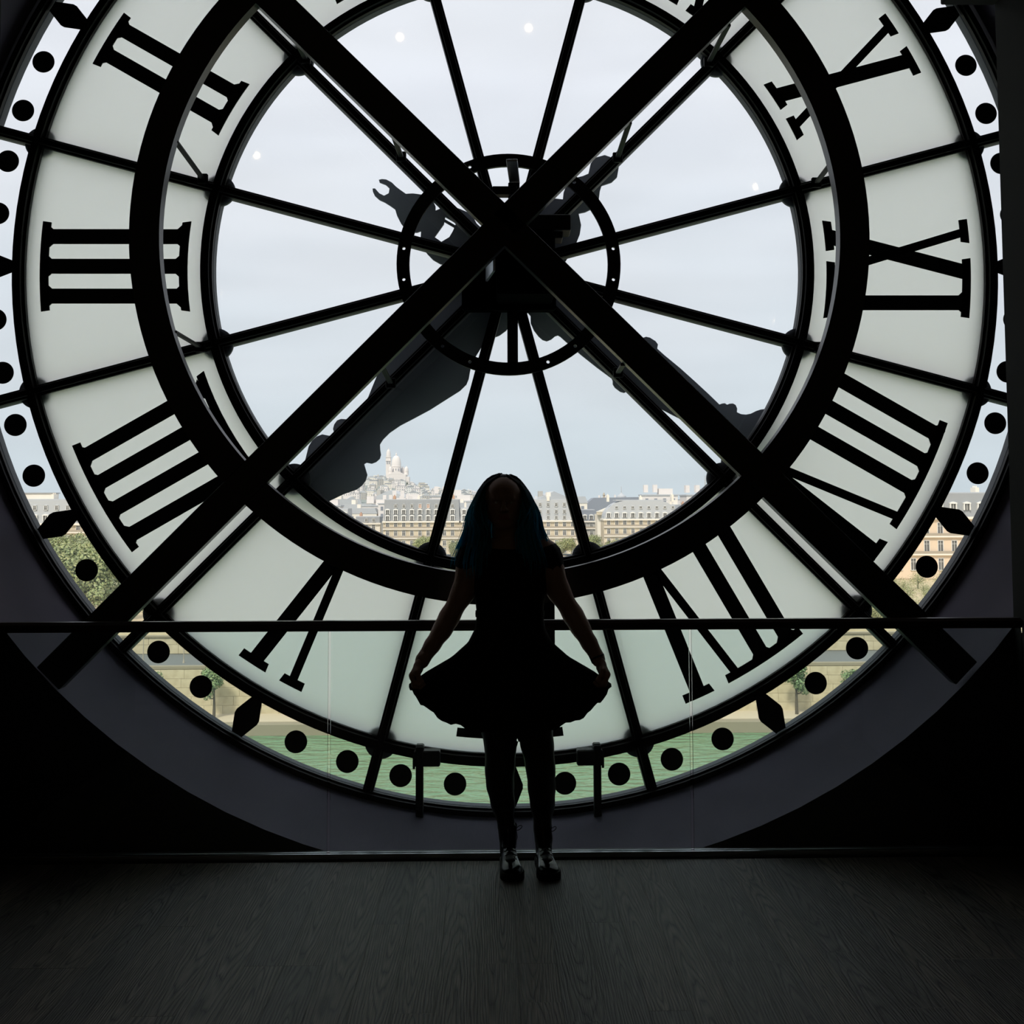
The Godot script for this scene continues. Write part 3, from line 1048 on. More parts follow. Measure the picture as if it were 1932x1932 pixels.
func visitor() -> void:
	var at := Vector3(0.07, 0, -4.69)
	var root := thing("person", "woman with long teal hair in a short black dress, spreading her skirt before the clock", "person", at)
	var Z := -4.69
	var mb := Mb.new()
	var body := Field.new(Vector3(-0.42, -0.02, -4.93), Vector3(0.56, 1.46, -4.45), 0.0115, 0.012)
	var S := Vector3(1, 1, 1.45)
	# trunk and neck
	body.add(px(958, 990, Z + 0.005), 0.050, px(962, 1032, Z), 0.052)
	body.add(px(905, 1036, Z), 0.040, px(1022, 1036, Z), 0.040)
	body.add(px(930, 1062, Z), 0.085, px(998, 1062, Z), 0.085, S)
	body.add(px(942, 1090, Z), 0.085, px(988, 1090, Z), 0.085, S)
	body.add(px(945, 1068, Z + 0.055), 0.045, px(945, 1080, Z + 0.06), 0.045)
	body.add(px(985, 1068, Z + 0.055), 0.045, px(985, 1080, Z + 0.06), 0.045)
	body.add(px(952, 1120, Z), 0.090, px(956, 1160, Z), 0.082, S)
	body.add(px(976, 1120, Z), 0.090, px(974, 1160, Z), 0.082, S)
	body.add(px(945, 1200, Z - 0.01), 0.090, px(940, 1250, Z - 0.02), 0.105, Vector3(1, 1, 1.2))
	body.add(px(985, 1200, Z - 0.01), 0.090, px(990, 1250, Z - 0.02), 0.105, Vector3(1, 1, 1.2))
	# legs
	var leg_l := [[938, 1262, -0.01, 0.088], [940, 1350, -0.005, 0.074], [946, 1400, 0.0, 0.058], [946, 1432, 0.004, 0.052], [944.5, 1448, 0.0, 0.050], [946, 1475, -0.022, 0.050], [951, 1510, -0.03, 0.043], [958, 1552, -0.035, 0.0285], [960, 1572, -0.035, 0.028]]
	var leg_r := [[998, 1262, -0.01, 0.088], [1010, 1350, -0.005, 0.074], [1016, 1400, 0.0, 0.060], [1020, 1432, 0.004, 0.052], [1022, 1450, 0.0, 0.050], [1023.5, 1480, -0.022, 0.0505], [1025, 1513, -0.03, 0.044], [1025, 1555, -0.035, 0.030], [1027, 1576, -0.035, 0.0285]]
	for leg in [leg_l, leg_r]:
		for k in leg.size() - 1:
			body.add(px(leg[k][0], leg[k][1], Z + leg[k][2]), leg[k][3], px(leg[k + 1][0], leg[k + 1][1], Z + leg[k + 1][2]), leg[k + 1][3])
		var e: Array = leg[-1]
		var ankle := px(e[0], e[1], Z + e[2])
		body.add(ankle, 0.028, Vector3(ankle.x, 0.045, ankle.z - 0.01), 0.026)
		body.add(Vector3(ankle.x, 0.055, ankle.z), 0.024, Vector3(ankle.x + 0.01, 0.048, ankle.z + 0.12), 0.022)
	# arms, from the shoulders out and down to the hem she holds
	var arm_l := [[893, 1042, 0.0, 0.046], [887, 1072, 0.0, 0.045], [876, 1118, -0.005, 0.0425], [851, 1163, -0.006, 0.037], [838, 1186, 0.012, 0.034], [820, 1213, 0.032, 0.0275], [803, 1238, 0.05, 0.0225], [801, 1243, 0.052, 0.0225]]
	var arm_r := [[1036, 1040, 0.0, 0.046], [1044, 1072, 0.0, 0.045], [1057, 1115, -0.005, 0.0425], [1084, 1160, -0.006, 0.037], [1097, 1183, 0.012, 0.034], [1113, 1211, 0.032, 0.0275], [1127, 1236, 0.05, 0.0225], [1129, 1242, 0.052, 0.0225]]
	for arm in [arm_l, arm_r]:
		for k in arm.size() - 1:
			body.add(px(arm[k][0], arm[k][1], Z + arm[k][2]), arm[k][3], px(arm[k + 1][0], arm[k + 1][1], Z + arm[k + 1][2]), arm[k + 1][3])
	var skin := Color(0.52, 0.33, 0.25)
	var tights := Color(0.012, 0.012, 0.014)
	body.mesh(mb, func(p: Vector3) -> Color: return tights if p.y < 0.86 and absf(p.x - 0.09) < 0.19 else skin)
	# head, turned to the camera, chin a little down
	var H := px(953.5, 948, Z + 0.015)
	var head := Field.new(H - Vector3(0.11, 0.17, 0.13), H + Vector3(0.11, 0.15, 0.14), 0.0048, 0.0055)
	head.add(H + Vector3(0, 0.035, -0.02), 0.079, H + Vector3(0, 0.03, 0.012), 0.077)
	head.add(H + Vector3(0, -0.015, 0.015), 0.066, H + Vector3(0, -0.045, 0.03), 0.055)
	head.add(H + Vector3(-0.018, -0.082, 0.052), 0.024, H + Vector3(0.018, -0.082, 0.052), 0.024)
	head.add(H + Vector3(-0.048, -0.045, 0.0), 0.026, H + Vector3(-0.02, -0.082, 0.045), 0.022)
	head.add(H + Vector3(0.048, -0.045, 0.0), 0.026, H + Vector3(0.02, -0.082, 0.045), 0.022)
	head.add(H + Vector3(0, 0.008, 0.086), 0.006, H + Vector3(0, -0.028, 0.103), 0.009)          # nose
	head.add(H + Vector3(-0.011, -0.032, 0.092), 0.006, H + Vector3(0.011, -0.032, 0.092), 0.006)
	head.add(H + Vector3(-0.034, 0.016, 0.074), 0.008, H + Vector3(-0.012, 0.02, 0.083), 0.008)    # brows
	head.add(H + Vector3(0.034, 0.016, 0.074), 0.008, H + Vector3(0.012, 0.02, 0.083), 0.008)
	head.add(H + Vector3(-0.020, -0.055, 0.080), 0.005, H + Vector3(0.020, -0.055, 0.080), 0.005)  # lips
	head.add(H + Vector3(-0.015, -0.064, 0.079), 0.006, H + Vector3(0.015, -0.064, 0.079), 0.006)
	head.add(H + Vector3(-0.035, -0.022, 0.058), 0.02, H + Vector3(-0.038, -0.03, 0.05), 0.02)
	head.add(H + Vector3(0.035, -0.022, 0.058), 0.02, H + Vector3(0.038, -0.03, 0.05), 0.02)
	for s in [-1, 1]:
		head.add(H + Vector3(s * 0.076, 0.005, -0.01), 0.012, H + Vector3(s * 0.074, -0.025, -0.005), 0.010)
	head.add(H + Vector3(0, -0.06, -0.015), 0.045, H + Vector3(0, -0.13, -0.015), 0.05)
	var lips := Color(0.42, 0.17, 0.15)
	head.mesh(mb, func(p: Vector3) -> Color:
		var q := p - H
		return lips if q.z > 0.072 and q.y < -0.049 and q.y > -0.071 and absf(q.x) < 0.023 else skin)
	# hands closed on the cloth
	hand(mb, px(800.5, 1241, Z + 0.052), Vector3(-0.45, -0.86, 0.24).normalized(), Vector3(0.86, -0.42, 0.28).normalized(), skin)
	hand(mb, px(1129, 1240, Z + 0.052), Vector3(0.38, -0.89, 0.24).normalized(), Vector3(-0.88, -0.36, 0.30).normalized(), skin)
	for k in mb.v.size():
		mb.v[k] -= at
	obj("body", mb.done(), M.body, root)
	for s in [-1, 1]:
		mb = Mb.new()
		mb.ball(H + Vector3(s * 0.028, 0.002, 0.070) - at, Vector3.ONE * 0.0125, 8, 12)
		obj("eye", mb.done(), M.eye, root)
	dress(root, at, Z)
	hair(root, at, H)
	shoes(root, at)
	# wristwatch on the arm at the right of the picture
	mb = Mb.new()
	var w := px(1126.5, 1235, Z + 0.05) - at
	var along := Vector3(0.38, -0.89, 0.24).normalized()
	var ring := PackedVector3Array()
	var rr := PackedFloat32Array()
	var xx := along.cross(Vector3(0, 0, 1)).normalized()
	for k in 21:
		var a := TAU * k / 20
		ring.append(w + (xx * cos(a) + xx.cross(along) * sin(a)) * 0.0265)
		rr.append(0.005)
	mb.tube(ring, rr, 6)
	mb.box(w + xx * 0.026, Vector3(0.010, 0.034, 0.032), 0.003, Basis(xx, along, xx.cross(along)))
	obj("wristwatch", mb.done(), M.leather, root)


func hand(mb: Mb, wrist: Vector3, d: Vector3, palm: Vector3, skin: Color) -> void:
	palm = (palm - d * palm.dot(d)).normalized()
	var s := d.cross(palm).normalized()
	if s.z < 0:
		s = -s                                            # thumb side to the front
	var f := Field.new(wrist - Vector3.ONE * 0.15, wrist + Vector3.ONE * 0.15, 0.0032, 0.0032)
	f.add(wrist - d * 0.02, 0.021, wrist + d * 0.012, 0.020)
	var lens := [0.92, 1.05, 0.98, 0.78]
	for k in 4:
		var off := 0.027 - 0.018 * k
		var knuckle := wrist + d * (0.074 - 0.004 * absf(k - 1.3)) + s * off
		f.add(wrist + s * off * 0.5 + d * 0.006, 0.014, knuckle, 0.0115)
		f.add(wrist + s * off * 0.6 + d * 0.03 + palm * 0.006, 0.012, knuckle + palm * 0.003, 0.010)
		var at := knuckle
		var turn := 0.35
		var radii := [0.0095, 0.0085, 0.0078, 0.007]
		for j in 3:
			turn += [0.35, 1.15, 0.75][j]
			var step: float = [0.036, 0.024, 0.019][j] * lens[k]
			var to := at + (d * cos(turn) + palm * sin(turn)) * step
			f.add(at, radii[j], to, radii[j + 1])
			at = to
	var t0 := wrist + d * 0.022 + s * 0.022
	var t1 := t0 + (d * 0.75 + s * 0.55 + palm * 0.45).normalized() * 0.034
	var t2 := t1 + (d * 0.75 + palm * 0.75 - s * 0.1).normalized() * 0.028
	var t3 := t2 + (d * 0.5 + palm * 0.85 - s * 0.35).normalized() * 0.022
	f.add(wrist + s * 0.01, 0.015, t0, 0.013)
	f.add(t0, 0.013, t1, 0.0105)
	f.add(t1, 0.0105, t2, 0.0092)
	f.add(t2, 0.0092, t3, 0.0078)
	f.mesh(mb, func(_p: Vector3) -> Color: return skin)


func curve_at(list: Array, x: float) -> float:          # list of [x, y], linear between
	for k in list.size() - 1:
		if x <= list[k + 1][0]:
			return lerpf(list[k][1], list[k + 1][1], clampf((x - list[k][0]) / (list[k + 1][0] - list[k][0]), 0.0, 1.0))
	return list[-1][1]


func dress(root: Node3D, at: Vector3, Z: float) -> void:
	var sc := 0.002229
	# skirt: silhouette at the sides runs from the waist out to the hands; the hem sags between
	var sx := [[0.0, 62], [0.2, 66], [0.4, 79], [0.6, 110], [0.8, 157], [1.0, 187]]
	var sy := [[0.0, 1157], [0.2, 1184], [0.4, 1209], [0.6, 1236], [0.8, 1263], [1.0, 1285]]
	var sz := [[0.0, 0.088], [0.25, 0.115], [0.5, 0.135], [1.0, 0.165]]
	var rows := []
	var inner := []
	var n := 112
	for i in 27:
		var v := i / 26.0
		var row := []
		var row2 := []
		for k in n:
			var a := TAU * k / n
			var w := pow(absf(cos(a)), 3.2)
			var fold := (0.013 * sin(a * 17.0) + 0.006 * sin(a * 29.0 + 1.0)) * v * v * (1.0 - 0.7 * w)
			var y := lerpf(1157.0 + 203.0 * v, curve_at(sy, v), w) + (2.5 * sin(a * 17.0 + 0.6) + 1.5 * sin(a * 41.0)) * v * v * v
			var x := cos(a) * curve_at(sx, v)
			var depth := curve_at(sz, v) + fold
			var p := px(965.0 + x, y, Z + sin(a) * depth * (1.0 if sin(a) > 0.0 else 0.72) + (0.055 * v * w)) - at
			row.append(p)
			row2.append(p * Vector3(0.988, 1, 0.97) + Vector3(0, 0.003, 0))
		rows.append(row)
		inner.append(row2)
	var mb := Mb.new()
	mb.sheet(rows, true)
	inner.reverse()
	inner.push_front(rows[-1])
	mb.sheet(inner, true)
	obj("skirt", mb.done(), M.dress, root)
	# bodice with cap sleeves
	mb = Mb.new()
	rows = []
	for q in [[1161, 63, 0.089], [1150, 63, 0.090], [1132, 65, 0.096], [1112, 68, 0.104], [1092, 70, 0.112], [1072, 72, 0.114], [1056, 73, 0.104], [1044, 72, 0.088], [1034, 64, 0.072], [1028, 52, 0.062]]:
		var row := []
		for k in 48:
			var a := TAU * k / 48
			row.append(px(965 + cos(a) * q[1], q[0] + 7.0 * maxf(0.0, sin(a)) * (1.0 if q[0] < 1040 else 0.0), Z + sin(a) * q[2] * (1.06 if sin(a) > 0 else 0.92)) - at)
		rows.append(row)
	mb.sheet(rows, true)
	for s in [-1, 1]:
		rows = []
		for q in [[0.0, 0.050], [0.25, 0.060], [0.6, 0.061], [0.85, 0.055], [1.0, 0.051]]:
			var c: Vector3 = (px(897, 1034, Z).lerp(px(884, 1074, Z), q[0]) if s < 0 else px(1030, 1032, Z).lerp(px(1045, 1074, Z), q[0])) - at
			var d := Vector3(s * 0.3, -0.95, 0).normalized()
			var x := d.cross(Vector3(0, 0, 1)).normalized()
			var row := []
			for k in 28:
				var a := TAU * k / 28
				row.append(c + (x * cos(a) + Vector3(0, 0, 1) * sin(a)) * q[1] * (1.0 + 0.03 * sin(a * 9)))
			rows.append(row)
		var cap := []
		for k in 28:
			cap.append((rows[0][0] + rows[0][14]) * 0.5 + Vector3(0, 0.028, 0))
		rows.push_front(cap)
		mb.sheet(rows, true)
	obj("bodice", mb.done(), M.dress, root)
	mb = Mb.new()
	rows = []
	for q in [[1150, 64.5], [1156, 65], [1162, 64.5]]:
		var row := []
		for k in 48:
			var a := TAU * k / 48
			row.append(px(965 + cos(a) * q[1], q[0], Z + sin(a) * 0.094) - at)
		rows.append(row)
	mb.sheet(rows, true)
	obj("waistband", mb.done(), M.dress, root)


func hair(root: Node3D, at: Vector3, H: Vector3) -> void:
	# half width of the hair by height (pixels of the tracing), then strands that fill it
	var wide := [[892, 2], [895, 13], [899, 23], [905, 30], [912, 36], [928, 47], [946, 56], [962, 64], [978, 68], [1001, 73], [1024, 82], [1042, 89], [1060, 94], [1085, 94]]
	var deep := [[892, 0.02], [900, 0.055], [912, 0.085], [930, 0.105], [960, 0.115], [1000, 0.112], [1060, 0.105], [1090, 0.10]]
	var r := RandomNumberGenerator.new()
	r.seed = 5
	var mb := Mb.new()
	var root_c := Color(0.012, 0.010, 0.012)
	var teal := Color(0.05, 0.68, 0.92)
	for k in 760:
		var side := -1.0 if k % 2 == 0 else 1.0
		var kind := r.randf()                              # front locks frame the face and fall over the shoulders
		var locks := kind < 0.36
		var theta := r.randf_range(-0.35, 1.45)            # 0 at the side, negative towards the face, positive to the back
		var layer := sqrt(r.randf_range(0.30, 1.0)) if k > 150 else 1.0
		var last := r.randf_range(1034, 1078) + 8.0 * maxf(0.0, theta)
		if locks:
			last = r.randf_range(1046, 1090)
		if r.randf() < 0.10:
			last -= r.randf_range(15, 60)
		var p := PackedVector3Array()
		var w := PackedFloat32Array()
		var cc := PackedColorArray()
		var phase := r.randf() * TAU
		var amp := r.randf_range(0.6, 3.4)
		var stray := r.randf_range(-2.0, 9.0) if layer > 0.97 and r.randf() < 0.55 else 0.0
		var face := r.randf_range(0.30, 0.62)
		var fall := r.randf_range(0.62, 1.15)
		var shade := r.randf_range(0.45, 1.0)
		var n := 17
		for i in n:
			var t := float(i) / (n - 1)
			var y := lerpf(893.0 + (1.0 - layer) * 24.0 + (2.0 if side > 0 else 0.0), last, pow(t, 1.25))
			var lean := 953.0 + 1.5 * clampf((y - 960.0) / 100.0, 0.0, 1.0)
			var hw := curve_at(wide, y) * layer + amp * sin(phase + t * 8.0) * t + stray * pow(maxf(0.0, t - 0.4), 1.5) * 2.0
			var hd := curve_at(deep, y) * layer
			var th := theta * lerpf(1.0, 0.86, t)
			if locks:
				th = -lerpf(lerpf(1.25, face, smoothstep(0.0, 0.22, t)), fall, smoothstep(0.45, 0.8, t))
			var x := lean + side * (1.2 + hw * cos(th))
			var z := H.z - 0.018 - sin(th) * hd + (0.02 * smoothstep(0.5, 0.9, t) if locks else 0.0)
			p.append(px(x, y, z) - at)
			w.append((0.0040 * sin(PI * clampf(0.12 + 0.86 * t, 0.0, 1.0)) + 0.0005) * (0.45 if absf(stray) > 3.0 else 1.0))
			cc.append(root_c.lerp(teal * Color(shade, shade, shade), clampf((y - 908.0) / 55.0, 0.0, 1.0)))
		mb.tube(p, w, 5, cc, 0.5)
	# the scalp cap under the strands
	mb.tint = root_c
	mb.ball(H + Vector3(0, 0.040, -0.022) - at, Vector3(0.082, 0.080, 0.088), 14, 20)
	obj("hair", mb.done(), M.hair, root)


func shoes(root: Node3D, at: Vector3) -> void:
	for s in [0, 1]:
		var heel: Vector3 = Vector3(0.060, 0, -4.765) if s == 0 else Vector3(0.205, 0, -4.765)
		var toe: Vector3 = Vector3(0.078, 0, -4.520) if s == 0 else Vector3(0.226, 0, -4.522)
		var d := (toe - heel).normalized()
		var x := Vector3(d.z, 0, -d.x)
		var l := heel.distance_to(toe)
		var outline := [[0.0, 0.018], [0.03, 0.027], [0.10, 0.034], [0.25, 0.035], [0.45, 0.034], [0.62, 0.043], [0.78, 0.047], [0.90, 0.042], [0.97, 0.029], [1.0, 0.016]]
		var mb := Mb.new()
		var rows := []
		for y in [0.0, 0.024, 0.030]:
			var row := []
			for half in [1, -1]:
				var list: Array = outline.duplicate()
				if half < 0: list.reverse()
				for q in list:
					row.append(heel + d * l * q[0] + x * half * (q[1] + (0.003 if y < 0.03 else 0.0)) + Vector3(0, y, 0) - at)
			rows.append(row)
		mb.sheet(rows, true)
		for y in [0, 2]:
			for k in range(1, 10):
				var o := Vector3.DOWN if y == 0 else Vector3.UP
				mb.quad(rows[y][k - 1], rows[y][k], rows[y][19 - k], rows[y][20 - k], o)
		var upper := Mb.new()
		var prof := [[0.0, 0.062, 0.012], [0.04, 0.085, 0.023], [0.12, 0.105, 0.031], [0.22, 0.108, 0.033], [0.34, 0.092, 0.034], [0.46, 0.075, 0.036], [0.60, 0.062, 0.040], [0.76, 0.056, 0.043], [0.88, 0.050, 0.039], [0.96, 0.041, 0.027], [1.0, 0.030, 0.010]]
		var body := []
		for q in prof:
			var row := []
			for k in 17:
				var a := PI * k / 16.0
				row.append(heel + d * l * q[0] * 0.985 + x * cos(a) * q[2] * (1.0 - 0.15 * sin(a)) + Vector3(0, 0.027 + (q[1] - 0.027) * pow(sin(a), 0.7), 0) - at)
			body.append(row)
		upper.sheet(body)
		# ankle collar
		var collar := []
		for q in [[0.080, 0.031], [0.105, 0.033], [0.135, 0.034], [0.160, 0.036], [0.166, 0.034]]:
			var row := []
			for k in 20:
				var a := TAU * k / 20
				row.append(heel + d * (0.052 - (q[0] - 0.085) * 0.25) + (x * cos(a) + d * sin(a) * 1.25) * q[1] + Vector3(0, q[0], 0) - at)
			collar.append(row)
		upper.sheet(collar, true)
		var shoe := obj("shoe", upper.done(), M.leather, root)
		obj("sole", mb.done(), M.rubber, shoe)
		var lace := Mb.new()
		for k in 4:
			var c := heel + d * l * (0.36 + 0.08 * k) + Vector3(0, 0.093 - 0.0105 * k, 0) - at
			lace.tube(PackedVector3Array([c - x * 0.024 - Vector3(0, 0.006, 0), c + Vector3(0, 0.004, 0), c + x * 0.024 - Vector3(0, 0.006, 0)]), PackedFloat32Array([0.0022, 0.0025, 0.0022]), 6)
		var knot := (Vector3(0.094, 0.152, -4.705) if s == 0 else Vector3(0.236, 0.146, -4.705)) - at
		for side in [1.0]:
			var loop := PackedVector3Array()
			var rad := PackedFloat32Array()
			for k in 11:
				var a := TAU * k / 10
				loop.append(knot + Vector3(side * (0.012 - 0.012 * cos(a)), 0.008 * sin(a) + 0.012 * (1.0 - cos(a)) * 0.5, 0.0))
				rad.append(0.0017)
			lace.tube(loop, rad, 6)
			lace.tube(PackedVector3Array([knot + Vector3(-0.028, -0.006, 0.004), knot]), PackedFloat32Array([0.0017, 0.0017]), 6)
		lace.tube(PackedVector3Array([knot, knot + Vector3(0.004, -0.03, 0.006), knot + Vector3(-0.002, -0.05, 0.01)]), PackedFloat32Array([0.0017, 0.0016, 0.0014]), 6)
		obj("lace", lace.done(), M.rubber, shoe)


# ------------------------------------------------------------------ outdoors
const STREET := -22.0
const GARDEN := -19.2


func block(lo: Vector3, hi: Vector3, m: Material, called: String, parent: Node, bevel := 0.0) -> MeshInstance3D:
	var mb := Mb.new()
	mb.box((lo + hi) * 0.5, hi - lo, bevel)
	return obj(called, mb.done(), m, parent)


# a casement: pale surround, dark panes set back behind it
func window_shape(w: float, h: float, shut := false, oval := false) -> ArrayMesh:
	var a := Mb.new()
	var b := Mb.new()
	var t := 0.14
	a.box(Vector3(-w / 2 + t / 2, 0, 0.1), Vector3(t, h, 0.35))
	a.box(Vector3(w / 2 - t / 2, 0, 0.1), Vector3(t, h, 0.35))
	a.box(Vector3(0, h / 2 - t / 2, 0.1), Vector3(w, t, 0.35))
	a.box(Vector3(0, -h / 2 + t / 2, 0.1), Vector3(w, t, 0.35))
	a.box(Vector3(0, 0, 0.05), Vector3(0.10, h, 0.16))
	if not oval:
		a.box(Vector3(0, h * 0.2, 0.05), Vector3(w, 0.08, 0.14))
	b.box(Vector3(0, 0, 0.02), Vector3(w - t, h - t, 0.06))
	var m := a.done()
	b.done(m)
	m.surface_set_material(0, M.frame)
	m.surface_set_material(1, M.blind if shut else M.pane)
	return m


func dormer_shape(w: float, h: float) -> ArrayMesh:
	var a := Mb.new()
	var b := Mb.new()
	a.box(Vector3(-w / 2 - 0.14, 0, -0.3), Vector3(0.28, h, 1.4))
	a.box(Vector3(w / 2 + 0.14, 0, -0.3), Vector3(0.28, h, 1.4))
	a.box(Vector3(0, h / 2 + 0.14, -0.3), Vector3(w + 0.75, 0.28, 1.5))
	a.prism(PackedVector2Array([Vector2(-w / 2 - 0.4, h / 2 + 0.28), Vector2(w / 2 + 0.4, h / 2 + 0.28), Vector2(0, h / 2 + 0.62)]), -0.9, 0.4)
	a.box(Vector3(0, 0, 0.12), Vector3(0.12, h, 0.1))
	b.box(Vector3(0, 0, 0.02), Vector3(w, h, 0.06))
	var m := a.done()
	b.done(m)
	m.surface_set_material(0, M.frame)
	m.surface_set_material(1, M.pane)
	return m


# a long stone front under a slate mansard, seen square on: x from x0 to x1, front at z
func stone_block(label: String, x0: float, x1: float, z: float, eaves: float, roof: float, first: float, step: float, spec: Dictionary) -> Node3D:
	var base: float = spec.get("base", GARDEN)
	var root := thing("apartment_block", label, "building", Vector3((x0 + x1) * 0.5, base, z))
	var cx := (x0 + x1) * 0.5
	var w := x1 - x0
	var depth := 14.0
	var o := func(x: float, y: float, zz: float) -> Vector3: return Vector3(x - cx, y - base, zz)
	block(o.call(x0, base, -depth), o.call(x1, eaves, 0.0), spec.get("wall", M.stone), "wall", root)
	for y in spec.get("bands", []):
		block(o.call(x0 - 0.1, y, -0.2), o.call(x1 + 0.1, y + 0.42, 0.75), M.stone_pale, "string_course", root)
		block(o.call(x0, y + 0.42, 0.55), o.call(x1, y + 1.15, 0.66), M.iron_far, "balcony_railing", root)
	block(o.call(x0 - 0.3, eaves - 0.5, -depth), o.call(x1 + 0.3, eaves + 0.15, 0.8), M.stone_pale, "cornice", root)
	# mansard: steep front, rounded ends if asked
	var mb := Mb.new()
	var rise := roof - eaves
	var p := PackedVector2Array()
	if spec.get("dome", false):
		for k in 11:
			var a := PI * 0.5 * k / 10.0
			p.append(Vector2(x0 - cx + 0.2 + (1.0 - cos(a)) * rise * 1.25, sin(a) * rise))
		for k in range(10, -1, -1):
			var a := PI * 0.5 * k / 10.0
			p.append(Vector2(x1 - cx - 0.2 - (1.0 - cos(a)) * rise * 1.25, sin(a) * rise))
	else:
		p = PackedVector2Array([Vector2(x0 - cx + 0.1, 0), Vector2(x0 - cx + rise * 0.06, rise), Vector2(x1 - cx - rise * 0.06, rise), Vector2(x1 - cx - 0.1, 0)])
	mb.prism(p, -depth + 0.3, -0.3)
	obj("roof", mb.done(), spec.get("slate", M.slate), root, Vector3(0, eaves - base, 0))
	block(o.call(x0 + w * (0.16 if spec.get("dome", false) else 0.01), roof - 0.1, -depth + 2), o.call(x1 - w * (0.16 if spec.get("dome", false) else 0.01), roof + 0.3, -0.9), M.zinc_roof, "ridge", root)
	var win: ArrayMesh = spec.get("window", window_shape(1.45, 2.3))
	var r := RandomNumberGenerator.new()
	r.seed = int(x0 * 13.0) + 900
	var shut := window_shape(1.35, 1.9, true)
	for y in spec.get("floors", []):
		var x := first
		while x < x1 - 1.0:
			obj("window", win, null, root, o.call(x, y, 0.02))
			x += step
	var dorm: ArrayMesh = spec.get("dormer", dormer_shape(1.3, 1.7))
	for y in spec.get("dormers", []):
		var x := first
		while x < x1 - 1.2:
			if not spec.get("dome", false) or y < eaves + 2.5 or (x > x0 + 4.0 and x < x1 - 4.0):
				obj("dormer", dorm, null, root, o.call(x, y, 0.0))
			x += step
	for y in spec.get("attic", []):
		var x := first + step
		var k := 0
		while x < x1 - 1.2:
			obj("attic_window", shut if spec.get("blinds", false) and k in [3, 4] else spec.get("attic_window", window_shape(1.25, 1.7)), null, root, o.call(x, y, -0.22))
			x += step
			k += 1
	var n := int(w / 9.0)
	for k in n:
		var x := x0 + 3.0 + (w - 6.0) * k / maxf(1.0, n - 1.0) + r.randf_range(-1.5, 1.5)
		var h := r.randf_range(0.7, 1.9)
		var c := Mb.new()
		c.box(Vector3(0, h / 2, 0), Vector3(r.randf_range(0.8, 1.1), h + 1.0, r.randf_range(2.0, 4.5)))
		for j in 3:
			c.lathe(PackedVector2Array([Vector2(0.16, 0), Vector2(0.13, 0.5), Vector2(0.001, 0.5)]), 8, Vector3(0, h + 0.5, -1.0 + j))
		obj("chimney", c.done(), M.brick if r.randf() < 0.5 else M.stone_pale, root, o.call(x, roof, -r.randf_range(2.0, 8.0)))
	return root


func leafy(r: RandomNumberGenerator, lobes: Array, count: int, size: float, base: Color) -> ArrayMesh:
	var mb := Mb.new()
	for k in count:
		var q: Array = lobes[r.randi_range(0, lobes.size() - 1)]
		var d := Vector3(r.randfn(), r.randfn(), r.randfn()).normalized()
		var at: Vector3 = q[0] + d * q[1] * pow(r.randf(), 0.4)
		var a := Vector3(r.randfn(), r.randfn(), r.randfn()).normalized()
		var b := a.cross(d + Vector3(0.1, 0.3, 0.2)).normalized()
		var s := size * r.randf_range(0.6, 1.3)
		var o := (d + Vector3.UP * 0.4 + a * 0.3).normalized()
		var g := r.randf_range(0.75, 1.25)
		mb.tint = Color(base.r * g * r.randf_range(0.9, 1.12), base.g * g, base.b * g * r.randf_range(0.85, 1.1))
		mb.tri(at - a * s, at + b * s * 0.9, at + a * s, o, o, o)
		mb.tri(at - a * s, at - b * s * 0.8, at + a * s * 0.9, o, o, o)
	return mb.done()


func tree_kind(called: String, label: String, group: String, seed_: int, height: float, spread: float, base: Color, leaves: int, at: Vector3) -> Node3D:
	var r := RandomNumberGenerator.new()
	r.seed = seed_
	var root := thing(called, label, "tree", at, group)
	var lobes := []
	for k in 11:
		var a := r.randf() * TAU
		var d := sqrt(r.randf()) * spread * 0.62
		var y := height * r.randf_range(0.42, 0.86)
		lobes.append([Vector3(cos(a) * d, y, sin(a) * d), spread * r.randf_range(0.34, 0.5)])
	lobes.append([Vector3(0, height * 0.72, 0), spread * 0.6])
	obj("crown", leafy(r, lobes, leaves, height * (0.034 if leaves < 600 else 0.019), base), M.leaf, root)
	var mb := Mb.new()
	mb.tube(PackedVector3Array([Vector3(0, -0.2, 0), Vector3(0.05, height * 0.2, 0.05), Vector3(0.0, height * 0.45, 0), Vector3(0.1, height * 0.7, 0)]), PackedFloat32Array([0.24, 0.19, 0.14, 0.05]), 8)
	for k in 5:
		var q: Array = lobes[k]
		mb.tube(PackedVector3Array([Vector3(0, height * 0.36, 0), q[0] * Vector3(0.5, 0.82, 0.5), q[0]]), PackedFloat32Array([0.1, 0.07, 0.02]), 5)
	obj("trunk", mb.done(), M.bark, root)
	return root


